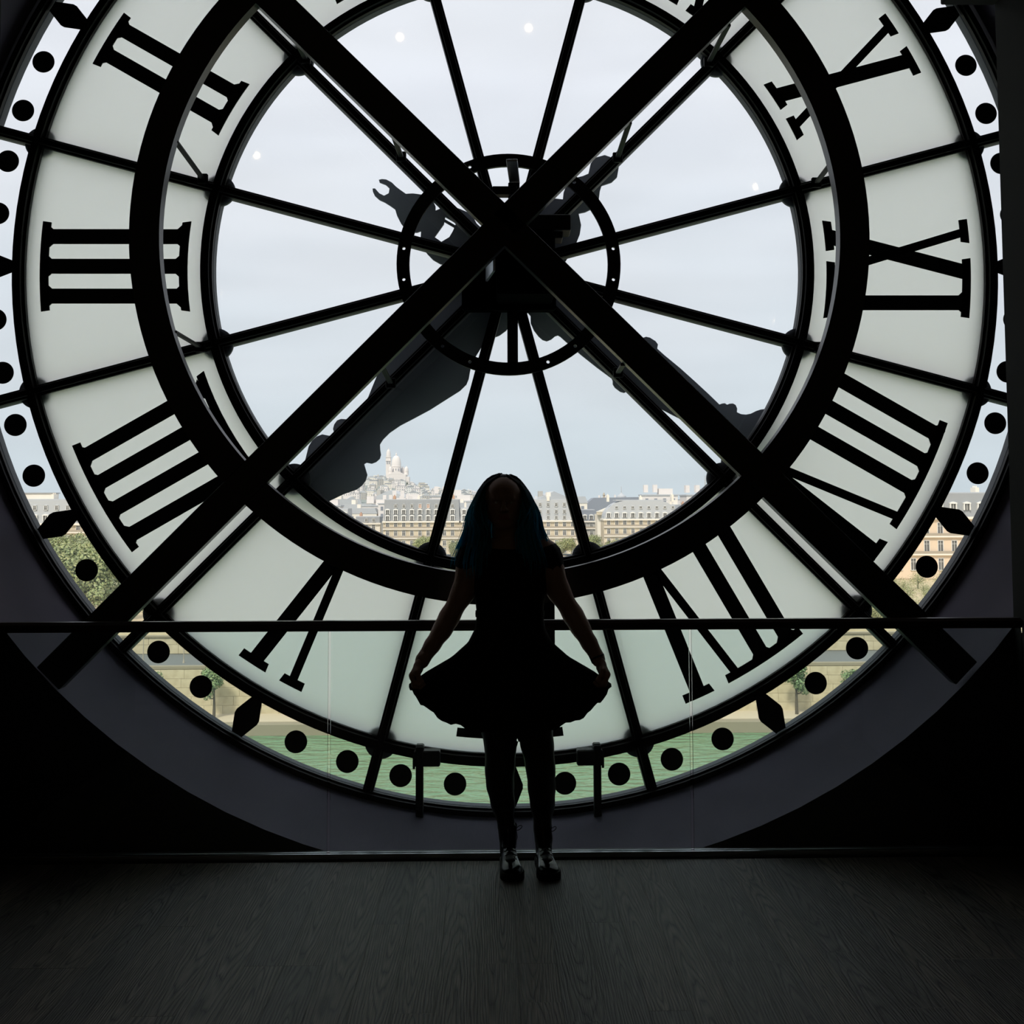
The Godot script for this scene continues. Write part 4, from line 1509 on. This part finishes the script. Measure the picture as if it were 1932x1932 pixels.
func river_and_quay() -> void:
	var mb := Mb.new()
	mb.box(Vector3(0, -30.5, -95), Vector3(700, 1.0, 119))
	struct("river", mb.done(), M.water, "green river water rippled by the wind")
	mb = Mb.new()
	mb.box(Vector3(0, -29.75, -158.5), Vector3(700, 2.5, 8.0), 0.05)
	struct("quay_path", mb.done(), M.quay_edge, "stone edge of the lower quay along the water")
	mb = Mb.new()
	mb.box(Vector3(0, -28.46, -159.3), Vector3(700, 0.08, 6.0))
	struct("pavement", mb.done(), M.paving, "pale paved path of the lower quay")
	# river wall: courses of big stone blocks below a coping
	mb = Mb.new()
	mb.box(Vector3(0, -25.3, -164.2), Vector3(700, 6.4, 4.0))
	var wall := struct("quay_wall", mb.done(), M.quay, "tan stone river wall along the lower quay")
	var r := RandomNumberGenerator.new()
	r.seed = 8
	for side in [[-62.0, -22.0], [26.0, 62.0]]:
		for row in 5:
			var x: float = side[0] + (0.0 if row % 2 == 0 else 1.3)
			while x < side[1]:
				var w := r.randf_range(2.2, 3.4)
				var b := Mb.new()
				b.box(Vector3.ZERO, Vector3(w - 0.025, 1.245, 0.3), 0.02)
				obj("stone", b.done(), M.quay, wall, Vector3(x + w * 0.5, -27.85 + row * 1.27, -162.2 + r.randf_range(-0.015, 0.015)))
				x += w
	var cope := Mb.new()
	cope.box(Vector3(0, -21.85, -162.5), Vector3(700, 0.5, 0.9), 0.06)
	obj("coping", cope.done(), M.quay_edge, wall)
	mb = Mb.new()
	mb.box(Vector3(0, -22.6, -171), Vector3(700, 1.2, 14))
	struct("street", mb.done(), M.asphalt, "grey riverside street above the quay")
	mb = Mb.new()
	mb.box(Vector3(0, -21.0, -180), Vector3(700, 3.4, 4.0))
	var terrace := struct("terrace_wall", mb.done(), M.quay, "tan retaining wall of the gardens behind the street")
	for side in [[-64.0, -20.0], [24.0, 66.0]]:
		for row in 2:
			var x: float = side[0] + (0.0 if row == 0 else 1.8)
			while x < side[1]:
				var w := r.randf_range(3.4, 4.6)
				var b := Mb.new()
				b.box(Vector3.ZERO, Vector3(w - 0.03, 1.39, 0.24), 0.025)
				obj("stone", b.done(), M.quay, terrace, Vector3(x + w * 0.5, -21.25 + row * 1.42, -177.98))
				x += w
	cope = Mb.new()
	cope.box(Vector3(0, -19.25, -178.0), Vector3(700, 0.34, 0.8), 0.05)
	obj("coping", cope.done(), M.quay_edge, terrace)
	mb = Mb.new()
	mb.box(Vector3(0, GARDEN - 0.6, -312), Vector3(900, 1.2, 262))
	struct("garden_ground", mb.done(), M.gravel, "pale gravel ground of the gardens beyond the river")
	mb = Mb.new()
	mb.box(Vector3(0, GARDEN - 3.0, -1750), Vector3(4200, 4.0, 2600))
	struct("city_ground", mb.done(), M.hill)
	for q in [[118.0, -318.0, 62.0, 36.0], [-112.0, -300.0, 50.0, 30.0]]:
		mb = Mb.new()
		mb.box(Vector3(q[0], GARDEN + 0.06, q[1]), Vector3(q[2], 0.16, q[3]), 0.04)
		struct("lawn", mb.done(), M.lawn, "clipped green lawn in the gardens beyond the river")


func street_things() -> void:
	# car on the riverside street
	var car := thing("car", "small silver car driving on the street above the quay", "car", Vector3(-56.6, STREET, -170.0))
	var mb := Mb.new()
	var low := PackedVector2Array([Vector2(-2.05, 0.25), Vector2(2.05, 0.25), Vector2(2.1, 0.62), Vector2(1.95, 0.86), Vector2(0.95, 0.98), Vector2(-1.7, 1.0), Vector2(-2.08, 0.8)])
	mb.prism(low, -0.86, 0.86)
	mb.prism(PackedVector2Array([Vector2(-1.65, 0.97), Vector2(1.05, 0.95), Vector2(0.35, 1.46), Vector2(-1.15, 1.5)]), -0.7, 0.7)
	obj("body", mb.done(), M.car, car)
	mb = Mb.new()
	mb.prism(PackedVector2Array([Vector2(-1.42, 1.02), Vector2(0.80, 1.0), Vector2(0.28, 1.38), Vector2(-1.02, 1.41)]), -0.715, 0.715)
	obj("glazing", mb.done(), M.glass_dark, car)
	for x in [-1.3, 1.3]:
		for z in [-0.75, 0.75]:
			mb = Mb.new()
			mb.turned(PackedVector2Array([Vector2(0.001, -0.12), Vector2(0.001, 0.12), Vector2(0.32, 0.12), Vector2(0.32, -0.12)]), 0, TAU, 16)
			obj("wheel", mb.done(), M.tyre, car, Vector3(x, 0.32, z))
	# walker on the lower quay
	var walker := thing("person", "tiny person in dark clothes walking on the lower quay", "person", Vector3(-41.4, -28.42, -157.2))
	var f := Field.new(Vector3(-0.45, -0.03, -0.4), Vector3(0.45, 1.85, 0.4), 0.04, 0.03)
	for q in [[0.02, 0.92, 0, 0.13, 0.0, 1.38, 0, 0.15], [0, 1.5, 0, 0.06, 0.01, 1.62, 0, 0.1], [0.04, 0.88, 0.08, 0.09, 0.18, 0.48, 0.08, 0.06], [0.18, 0.48, 0.08, 0.06, 0.2, 0.05, 0.08, 0.045], [0.0, 0.88, -0.08, 0.09, -0.06, 0.48, -0.08, 0.06], [-0.06, 0.48, -0.08, 0.06, -0.24, 0.08, -0.08, 0.045], [0, 1.38, 0.2, 0.055, -0.1, 1.1, 0.22, 0.045], [-0.1, 1.1, 0.22, 0.045, 0.06, 0.88, 0.2, 0.04], [0, 1.38, -0.2, 0.055, 0.1, 1.1, -0.22, 0.045], [0.1, 1.1, -0.22, 0.045, 0.26, 0.92, -0.2, 0.04], [0.2, 0.05, 0.08, 0.045, 0.32, 0.04, 0.08, 0.04], [-0.24, 0.08, -0.08, 0.045, -0.13, 0.03, -0.08, 0.04]]:
		f.add(Vector3(q[0], q[1], q[2]), q[3], Vector3(q[4], q[5], q[6]), q[7])
	mb = Mb.new()
	f.mesh(mb, func(p: Vector3) -> Color: return Color(0.5, 0.35, 0.28) if p.y > 1.5 and p.y < 1.66 else Color(0.03, 0.04, 0.045))
	obj("body", mb.done(), M.body, walker)
	# street lamps along the parapet
	var at := [[-52.0, "slender lamp post on the street behind the silver car"], [-46.0, "slender lamp post on the street right of the silver car"]]
	for q in at:
		var lamp := thing("lamp_post", q[1], "lamp post", Vector3(q[0], STREET, -168.0))
		mb = Mb.new()
		mb.tube(PackedVector3Array([Vector3(0, 0, 0), Vector3(0, 3.6, 0)]), PackedFloat32Array([0.09, 0.05]), 8)
		mb.lathe(PackedVector2Array([Vector2(0.2, 0), Vector2(0.12, 0.4), Vector2(0.08, 0.5)]), 8)
		obj("pole", mb.done(), M.iron_far, lamp)
		mb = Mb.new()
		mb.lathe(PackedVector2Array([Vector2(0.08, 3.6), Vector2(0.22, 4.1), Vector2(0.02, 4.35)]), 8)
		obj("lantern", mb.done(), M.frame, lamp)


func gardens() -> void:
	var spring := Color(0.36, 0.38, 0.17)
	var fresh := Color(0.24, 0.36, 0.11)
	var grey := Color(0.31, 0.34, 0.20)
	var kinds := [
		tree_kind("garden_tree", "yellow-green garden tree in spring leaf above the terrace at the left of the dial", "garden trees in spring leaf", 41, 11.5, 5.4, spring, 4200, Vector3(-70, GARDEN, -190)),
		tree_kind("garden_tree", "yellow-green garden tree in spring leaf above the terrace at the left of the dial", "garden trees in spring leaf", 42, 12.5, 5.8, Color(0.30, 0.34, 0.15), 4200, Vector3(-78, GARDEN, -215)),
		tree_kind("garden_tree", "yellow-green garden tree in spring leaf above the terrace at the left of the dial", "garden trees in spring leaf", 43, 10.5, 5.2, grey, 4000, Vector3(-88, GARDEN, -240)),
	]
	var r := RandomNumberGenerator.new()
	r.seed = 12
	var spots := []
	for d in [186, 204, 224, 246, 270, 296, 324, 352]:          # left of the frame
		var x0: float = (40.0 - 930.0) / 2100.0 * d
		var x1: float = (300.0 - 930.0) / 2100.0 * d
		var x := x0 + r.randf_range(0, 4)
		while x < x1:
			spots.append(Vector3(x, 0, -d + r.randf_range(-4, 4)))
			x += r.randf_range(7.5, 10.5)
	for d in [372, 398, 424]:                        # before the long stone front
		var x: float = -26.0 + r.randf_range(0, 5)
		while x < 66.0:
			spots.append(Vector3(x, 0, -d + r.randf_range(-4, 4)))
			x += r.randf_range(8.5, 12.0)
	var k := 0
	for p in spots:
		p.y = GARDEN
		var front: bool = p.z < -362.0 and p.x > -30.0
		var o := copy_of(kinds[k % 3], p, r.randf() * TAU, r.randf_range(0.88, 1.12) * (0.66 if front else 1.0))
		if front:
			o.set_meta("label", "pale green tree in the row before the long cream stone fronts")
			o.set_meta("group", "row of trees before the stone fronts")
		k += 1
	# young bushes on the bank at the right
	var bush := tree_kind("garden_bush", "loose yellow-green bush growing by the river terrace", "bushes of the river terrace", 51, 4.6, 3.6, Color(0.34, 0.37, 0.18), 1800, Vector3(64, GARDEN, -186))
	for d in [184, 190, 198, 208, 220, 234, 250, 268]:
		var x: float = (1560.0 - 930.0) / 2100.0 * d + r.randf_range(0, 3)
		while x < (1850.0 - 930.0) / 2100.0 * d:
			copy_of(bush, Vector3(x, GARDEN - 0.3, -d + r.randf_range(-2, 2)), r.randf() * TAU, r.randf_range(0.6, 1.05))
			x += r.randf_range(4.0, 6.5)
	# small trees on the lower quay
	var quay_tree := tree_kind("quay_tree", "young green tree on the lower quay, second from the walker", "", 61, 7.4, 2.1, Color(0.24, 0.33, 0.15), 2000, Vector3(-39.2, -28.42, -158.9))
	quay_tree.set_meta("label", "young green tree with a clear trunk beside the walker on the quay")
	copy_of(quay_tree, Vector3(-47.6, -28.42, -159.0), 1.0, 0.95, "young green tree on the lower quay at the left of the walker")
	copy_of(quay_tree, Vector3(43.0, -28.42, -159.2), 2.0, 1.05, "thin young tree against the river wall at the right")
	copy_of(quay_tree, Vector3(50.5, -28.42, -159.2), 3.3, 0.9, "thin young tree against the river wall, rightmost of the quay")


func city() -> void:
	# the long front with the tall slate mansard, left of the visitor's head, and its lower neighbour
	stone_block("long cream stone front under a tall grey slate mansard, behind the visitor's left side", -45.2, -13.6, -460.0, -5.75, 3.1, -43.4, 3.34, {"floors": [-7.35, -10.6, -14.7, -17.6], "bands": [-9.1, -12.9], "dormers": [-4.45, -1.95], "attic": [0.55], "blinds": true, "slate": M.slate})
	stone_block("cream stone front with a low grey roof behind the visitor's head", -13.6, 7.5, -460.0, -5.75, -0.4, -11.9, 3.34, {"floors": [-7.35, -10.6, -14.7, -17.6], "bands": [-9.1, -12.9], "dormers": [-4.3, -2.0], "slate": M.zinc_roof})
	stone_block("cream stone front with two rows of attic windows at the right of the visitor's hair", 7.5, 35.4, -460.0, -5.6, 3.0, 9.4, 3.34, {"floors": [-7.35, -10.6, -14.7, -17.6], "bands": [-9.1, -12.9], "attic": [1.0, -1.9, -4.3], "slate": M.zinc_roof})
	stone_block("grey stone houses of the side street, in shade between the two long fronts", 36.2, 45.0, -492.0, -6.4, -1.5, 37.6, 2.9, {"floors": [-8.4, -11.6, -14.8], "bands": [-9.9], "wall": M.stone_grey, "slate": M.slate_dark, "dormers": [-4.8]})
	stone_block("cream stone front with a domed zinc mansard and round attic windows", 45.6, 77.0, -458.0, -5.1, 2.6, 47.5, 3.32, {"floors": [-6.6, -10.0, -13.9, -17.0], "bands": [-8.5, -12.2], "dormers": [-3.5], "attic": [-0.3], "attic_window": window_shape(1.2, 1.2, false, true), "dome": true, "slate": M.zinc_roof})
	stone_block("plain grey block with a flat roof beyond the domed front", 77.6, 118.0, -462.0, -4.9, 0.4, 79.4, 3.32, {"floors": [-6.6, -10.0, -13.9, -17.0], "bands": [-8.5, -12.2], "dormers": [-3.4], "slate": M.zinc_roof})
	stone_block("pale grey mansard house with slanted dormers at the left edge", -176.0, -134.0, -380.0, -4.9, 3.2, -173.5, 3.7, {"floors": [-6.6, -9.8, -13.2, -16.4], "bands": [-8.1, -11.6], "dormers": [-3.0], "attic": [0.5], "slate": M.zinc_roof})
	stone_block("long palace wing of warm stone under a blue slate roof at the right edge", 108.0, 146.0, -300.0, -2.6, 3.9, 109.6, 3.75, {"floors": [-5.6, -10.4, -15.2], "bands": [-8.0, -12.8], "dormers": [0.2], "window": window_shape(1.6, 3.3), "wall": M.stone_warm, "slate": M.slate})
	stone_block("narrow white house with a grey roof left of the long slate mansard", -71.0, -58.5, -452.0, -4.4, -0.6, -69.3, 3.1, {"floors": [-6.2, -9.4, -12.6], "dormers": [-3.0], "wall": M.stone_white, "slate": M.zinc_roof})
	stone_block("low cream house in the gap beside the long slate mansard", -57.8, -47.5, -470.0, -6.6, -4.0, -56.2, 3.0, {"floors": [-8.4, -11.4, -14.4], "attic": [-5.3], "wall": M.stone_pale, "slate": M.slate})
	# flat-roofed storey set back on the house at the left edge
	var r := RandomNumberGenerator.new()
	r.seed = 31
	var top := thing("rooftop_hut", "flat-topped penthouse on the roof of the pale house at the left edge", "roof hut", Vector3(-158, 3.2, -386))
	block(Vector3(-5, 0, -3), Vector3(7.5, 2.2, 3), M.stone_pale, "wall", top)
	block(Vector3(-5.4, 2.2, -3.4), Vector3(7.9, 2.5, 3.4), M.slate, "roof", top)
	# the temple front with its big slate roof behind
	var t := thing("temple", "cream temple front with a pediment below a broad blue slate roof", "building", Vector3(71, GARDEN, -640))
	block(Vector3(-11, 0, -20), Vector3(11, 14.0, 0), M.stone_pale, "wall", t)
	for k in 6:
		var c := Mb.new()
		c.lathe(PackedVector2Array([Vector2(0.8, 6.0), Vector2(0.7, 14.0)]), 12, Vector3(-8.2 + 3.3 * k, 0, 2.2))
		obj("column", c.done(), M.stone, t)
	block(Vector3(-11.6, 14.0, -1), Vector3(11.6, 15.8, 3.4), M.stone, "entablature", t)
	var mb := Mb.new()
	mb.prism(PackedVector2Array([Vector2(-11.8, 15.8), Vector2(11.8, 15.8), Vector2(0, 20.6)]), -1, 3.6)
	obj("pediment", mb.done(), M.stone_pale, t)
	t = thing("opera_roof", "broad blue slate roof with sloped ends rising behind the temple front", "building", Vector3(81, GARDEN, -720))
	mb = Mb.new()
	mb.prism(PackedVector2Array([Vector2(-24, 14), Vector2(-22, 19), Vector2(-16, 24.2), Vector2(14, 24.6), Vector2(24, 24.2), Vector2(27, 14)]), -18, 0)
	obj("roof", mb.done(), M.slate_dark, t)
	block(Vector3(-24, 0, -18), Vector3(27, 14, 0), M.stone_grey, "wall", t)
	mb = Mb.new()
	mb.lathe(PackedVector2Array([Vector2(0.9, 23.5), Vector2(0.6, 25.2), Vector2(0.9, 26.0), Vector2(0.3, 27.3), Vector2(0.01, 27.8)]), 10, Vector3(-9.0, 0, -2))
	obj("finial", mb.done(), M.iron_far, t)
	mb = Mb.new()
	mb.lathe(PackedVector2Array([Vector2(3.2, 24.4), Vector2(3.0, 25.4), Vector2(1.2, 26.6), Vector2(0.25, 27.6), Vector2(0.18, 31.5), Vector2(0.01, 32)]), 12, Vector3(3.0, 0, -8))
	obj("lantern", mb.done(), M.zinc_roof, t)
	for q in [[172.0, 12.0, -900.0, "thin radio mast standing above the grey roofs at the right"], [188.0, 5.0, -900.0, "short radio mast above the grey roofs at the far right"]]:
		var mast := thing("radio_mast", q[3], "mast", Vector3(q[0], GARDEN, q[2]))
		mb = Mb.new()
		mb.tube(PackedVector3Array([Vector3.ZERO, Vector3(0, 20.0 + q[1], 0), Vector3(0, 26.0 + q[1] * 1.4, 0)]), PackedFloat32Array([0.5, 0.3, 0.12]), 6)
		obj("pole", mb.done(), M.iron_far, mast)
		mb = Mb.new()
		for j in 4:
			mb.box(Vector3(0, 21.0 + j * 2.0 + q[1], 0), Vector3(1.4, 0.14, 0.14))
		obj("crossbar", mb.done(), M.iron_far, mast)


# ------------------------------------------------------------------ the hill with its church
func hill_y(x: float, z: float) -> float:
	var t := clampf((-z - 1150.0) / 1150.0, 0.0, 1.0)
	var ridge := curve_at([[-700.0, 4.0], [-420.0, 16.0], [-300.0, 40.0], [-262.0, 43.0], [-215.0, 44.0], [-172.0, 35.0], [-130.0, 24.0], [-70.0, 15.0], [-20.0, 9.0], [80.0, 5.0], [320.0, 3.0], [800.0, 2.0]], x)
	return lerpf(-18.0, ridge, t * t * (3.0 - 2.0 * t))


func house_shape(k: int) -> ArrayMesh:
	var r := RandomNumberGenerator.new()
	r.seed = 300 + k
	var w := r.randf_range(11, 19)
	var h := r.randf_range(9, 15)
	var d := 10.0
	var a := Mb.new()
	var b := Mb.new()
	var c := Mb.new()
	a.box(Vector3(0, h * 0.5 - 3.0, 0), Vector3(w, h + 6.0, d))
	if k % 3 == 0:
		b.box(Vector3(0, h + 0.25, 0), Vector3(w + 0.6, 0.5, d + 0.6))
		a.box(Vector3(w * 0.2, h + 1.6, -1), Vector3(w * 0.4, 2.4, d * 0.5))
	else:
		var p := PackedVector2Array([Vector2(-w / 2 - 0.3, h), Vector2(-w / 2 + 0.8, h + 2.6), Vector2(w / 2 - 0.8, h + 2.6), Vector2(w / 2 + 0.3, h)])
		if k % 3 == 2:
			p = PackedVector2Array([Vector2(-w / 2 - 0.3, h), Vector2(0, h + 4.2), Vector2(w / 2 + 0.3, h)])
		b.prism(p, -d / 2 - 0.2, d / 2 + 0.2)
	for j in 2:
		a.box(Vector3(r.randf_range(-0.4, 0.4) * w, h + 2.8, r.randf_range(-3, 2)), Vector3(1.6, 3.0, 2.6))
	var cols := int(w / 3.2)
	for i in cols:
		for j in 3:
			c.box(Vector3(-w / 2 + (i + 0.5) * w / cols, h - 2.0 - j * 3.3, d / 2), Vector3(1.15, 1.8, 0.2))
	var m := a.done()
	b.done(m)
	c.done(m)
	m.surface_set_material(0, [M.stone_white, M.stone_pale, M.stone_grey, M.stone_white, M.stone_pale, M.frame][k % 6])
	m.surface_set_material(1, [M.zinc_roof, M.slate, M.zinc_roof, M.slate_dark, M.zinc_roof, M.slate][k % 6])
	m.surface_set_material(2, M.slate_dark)
	return m


func hill() -> void:
	var mb := Mb.new()
	var rows := []
	for i in 26:
		var row := []
		for k in 64:
			var x := -800.0 + 25.5 * k
			var z := -1100.0 - 62.0 * i
			row.append(Vector3(x, hill_y(x, z) - (0.0 if z > -2450 else (-z - 2450.0) * 0.12), z))
		rows.append(row)
	mb.sheet(rows)
	struct("hill", mb.done(), M.hill, "distant built-up hill that carries the white church")
	var r := RandomNumberGenerator.new()
	r.seed = 90
	var kinds := []
	for k in 6:
		var o := obj("hill_house", house_shape(k), null, self, Vector3(-300 + 60 * k, -14, -1200))
		tag(o, "small pale house among the roofs of the distant hill", "house", "pale houses of the distant hill")
		o.position.y = hill_y(o.position.x, -1200.0)
		kinds.append(o)
	var count := 0
	var z := -1240.0
	while z > -2330.0 and count < 236:
		var x0 := (575.0 - 930.0) / 2100.0 * -z
		var x1 := (940.0 - 930.0) / 2100.0 * -z
		if z < -1700:
			x1 = (1000.0 - 930.0) / 2100.0 * -z
		var x := x0 + r.randf_range(0, 18)
		while x < x1:
			copy_of(kinds[r.randi_range(0, 5)], Vector3(x, hill_y(x, z) - 1.0, z + r.randf_range(-18, 18)), r.randf_range(-0.35, 0.35), r.randf_range(0.75, 1.1))
			count += 1
			x += r.randf_range(16, 30)
		z -= r.randf_range(62, 84)
	# roofs between the river front and the hill
	var kinds2 := []
	for k in 4:
		var o := obj("roof_house", house_shape(10 + k * 2), null, self, Vector3(-60 + 14 * k, GARDEN + 6.0, -520))
		tag(o, "stone house with a pale roof between the long front and the hill", "house", "houses behind the river front")
		kinds2.append(o)
	for q in [[-82, -470, 0.9, -0.2], [-95, -500, 1.1, 0.1], [-70, -520, 1.15, 0.4], [-84, -560, 1.2, 0.0], [-58, -560, 1.2, -0.3], [-40, -560, 1.2, 0.2], [-104, -600, 1.35, 0.3], [-76, -640, 1.45, -0.1], [-50, -640, 1.4, 0.1], [-20, -620, 1.35, 0.0], [4, -610, 1.35, 0.2], [22, -600, 1.35, -0.1], [40, -650, 1.5, 0.1], [100, -600, 1.4, 0.1], [120, -610, 1.5, -0.2], [138, -640, 1.45, 0.2], [104, -700, 1.6, 0.0], [134, -720, 1.6, 0.1], [160, -700, 1.6, -0.1], [-126, -700, 1.6, 0.1], [-96, -720, 1.7, 0.2], [-66, -740, 1.7, -0.2], [-30, -740, 1.6, 0.1], [6, -740, 1.6, 0.0], [40, -760, 1.65, 0.15]]:
		copy_of(kinds2[r.randi_range(0, 3)], Vector3(q[0], GARDEN + 2.0, q[1]), q[3], q[2])
	# the far skyline to the right
	var far := obj("skyline_house", house_shape(21), null, self, Vector3(60, -10, -1500))
	tag(far, "pale house on the far skyline right of the hill", "house", "houses of the far skyline")
	for k in 34:
		var x := -10.0 + 17.0 * k + r.randf_range(-5, 5)
		copy_of(far, Vector3(x, -8.5 + r.randf_range(-1.5, 2.5), -1400 - r.randf_range(0, 260)), r.randf_range(-0.3, 0.3), r.randf_range(0.8, 1.35))
	# trees on the slope below the church
	var ht := tree_kind("hill_tree", "grey-green tree on the slope of the distant hill", "trees of the distant hill", 71, 15.0, 9.0, Color(0.19, 0.23, 0.19), 500, Vector3(-200, 30, -2250))
	for q in [[-246, -2290], [-236, -2270], [-226, -2262], [-214, -2255], [-205, -2240], [-196, -2245], [-188, -2250], [-180, -2240], [-172, -2262], [-166, -2240], [-160, -2250], [-152, -2262], [-145, -2245], [-138, -2255], [-186, -2290], [-176, -2300], [-140, -2290], [-150, -2300], [-262, -2290], [-272, -2300], [-284, -2290]]:
		copy_of(ht, Vector3(q[0], hill_y(q[0], q[1]) - 3.0, q[1]), r.randf() * TAU, r.randf_range(0.8, 1.15))
	church()


func dome(mb: Mb, at: Vector3, rad: float, drum: float, rise: float) -> void:
	var p := PackedVector2Array([Vector2(rad, 0), Vector2(rad, drum), Vector2(rad * 1.08, drum), Vector2(rad * 1.06, drum + rad * 0.12)])
	for k in 10:
		var a := PI * 0.5 * k / 9.0
		p.append(Vector2(rad * (0.98 * pow(cos(a), 0.75) + 0.0), drum + rad * 0.12 + rise * sin(a)))
	mb.lathe(p, 24, at)
	var top := drum + rad * 0.12 + rise
	mb.lathe(PackedVector2Array([Vector2(rad * 0.16, top - rad * 0.1), Vector2(rad * 0.15, top + rad * 0.25), Vector2(rad * 0.19, top + rad * 0.28), Vector2(rad * 0.05, top + rad * 0.5), Vector2(0.02, top + rad * 0.95)]), 10, at)


func church() -> void:
	var y := hill_y(-204.0, -2330.0)
	var root := thing("basilica", "white domed church with a bell tower crowning the hilltop", "church", Vector3(-204, y, -2330))
	var b := Mb.new()
	b.box(Vector3(4, 8, 0), Vector3(40, 26, 44), 0.4)
	b.box(Vector3(18, 5, 12), Vector3(26, 22, 18), 0.4)
	b.prism(PackedVector2Array([Vector2(-12, 21), Vector2(20, 21), Vector2(4, 29)]), -20, 22)
	obj("nave", b.done(), M.stone_white, root)
	b = Mb.new()
	dome(b, Vector3(2, 20, 0), 10.5, 17.0, 22.0)
	obj("great_dome", b.done(), M.stone_white, root)
	for q in [[24.0, 10.0, 4.5], [-9.0, 14.0, 4.2], [15.0, -12.0, 4.5]]:
		b = Mb.new()
		dome(b, Vector3(q[0], 19, q[1]), q[2], 8.0, 9.5)
		obj("small_dome", b.done(), M.stone_white, root)
	b = Mb.new()
	b.box(Vector3(-15, 26, -8), Vector3(10.0, 62, 10.0), 0.5)
	b.box(Vector3(-15, 50, -8), Vector3(12.0, 1.2, 12.0))
	b.box(Vector3(-15, 57.5, -8), Vector3(11.6, 1.4, 11.6))
	dome(b, Vector3(-15, 57, -8), 4.8, 3.0, 13.0)
	obj("bell_tower", b.done(), M.stone_white, root)
	b = Mb.new()
	for j in 2:
		b.box(Vector3(-17 + j * 4, 46.0, -2.8), Vector3(2.0, 6.0, 0.5))
	for k in 12:
		b.box(Vector3(2 + cos(TAU * k / 12) * 10.5, 30.0, sin(TAU * k / 12) * 10.5), Vector3(1.6, 6.0, 1.6))
	obj("arched_opening", b.done(), M.slate_dark, root)
	# small buildings along the ridge
	var o := thing("ridge_hall", "long low grey hall on the ridge left of the white church", "building", Vector3(-258, hill_y(-258, -2340), -2340))
	block(Vector3(-16, -6, -5), Vector3(14, 6, 5), M.stone_grey, "wall", o)
	b = Mb.new()
	b.prism(PackedVector2Array([Vector2(-17, 6), Vector2(15, 6), Vector2(13, 9.5), Vector2(-15, 9.5)]), -5, 5)
	obj("roof", b.done(), M.slate, o)
	b = Mb.new()
	b.lathe(PackedVector2Array([Vector2(3.2, 0), Vector2(3.2, 15), Vector2(3.8, 15.5), Vector2(2.4, 19.5), Vector2(0.05, 23)]), 10, Vector3(17, -2, 0))
	obj("turret", b.done(), M.stone_grey, o)
	o = thing("ridge_tower_house", "square pale building among trees right of the white church", "building", Vector3(-148, hill_y(-148, -2330), -2330))
	block(Vector3(-9, -6, -6), Vector3(9, 12, 6), M.stone_pale, "wall", o)
	block(Vector3(-7, 12, -4), Vector3(6, 17, 4), M.stone_grey, "storey", o)


func _ready() -> void:
	materials()
	light_and_camera()
	room()
	clock()
	support_frame()
	balustrade()
	visitor()
	lamps()
	river_and_quay()
	street_things()
	gardens()
	city()
	hill()
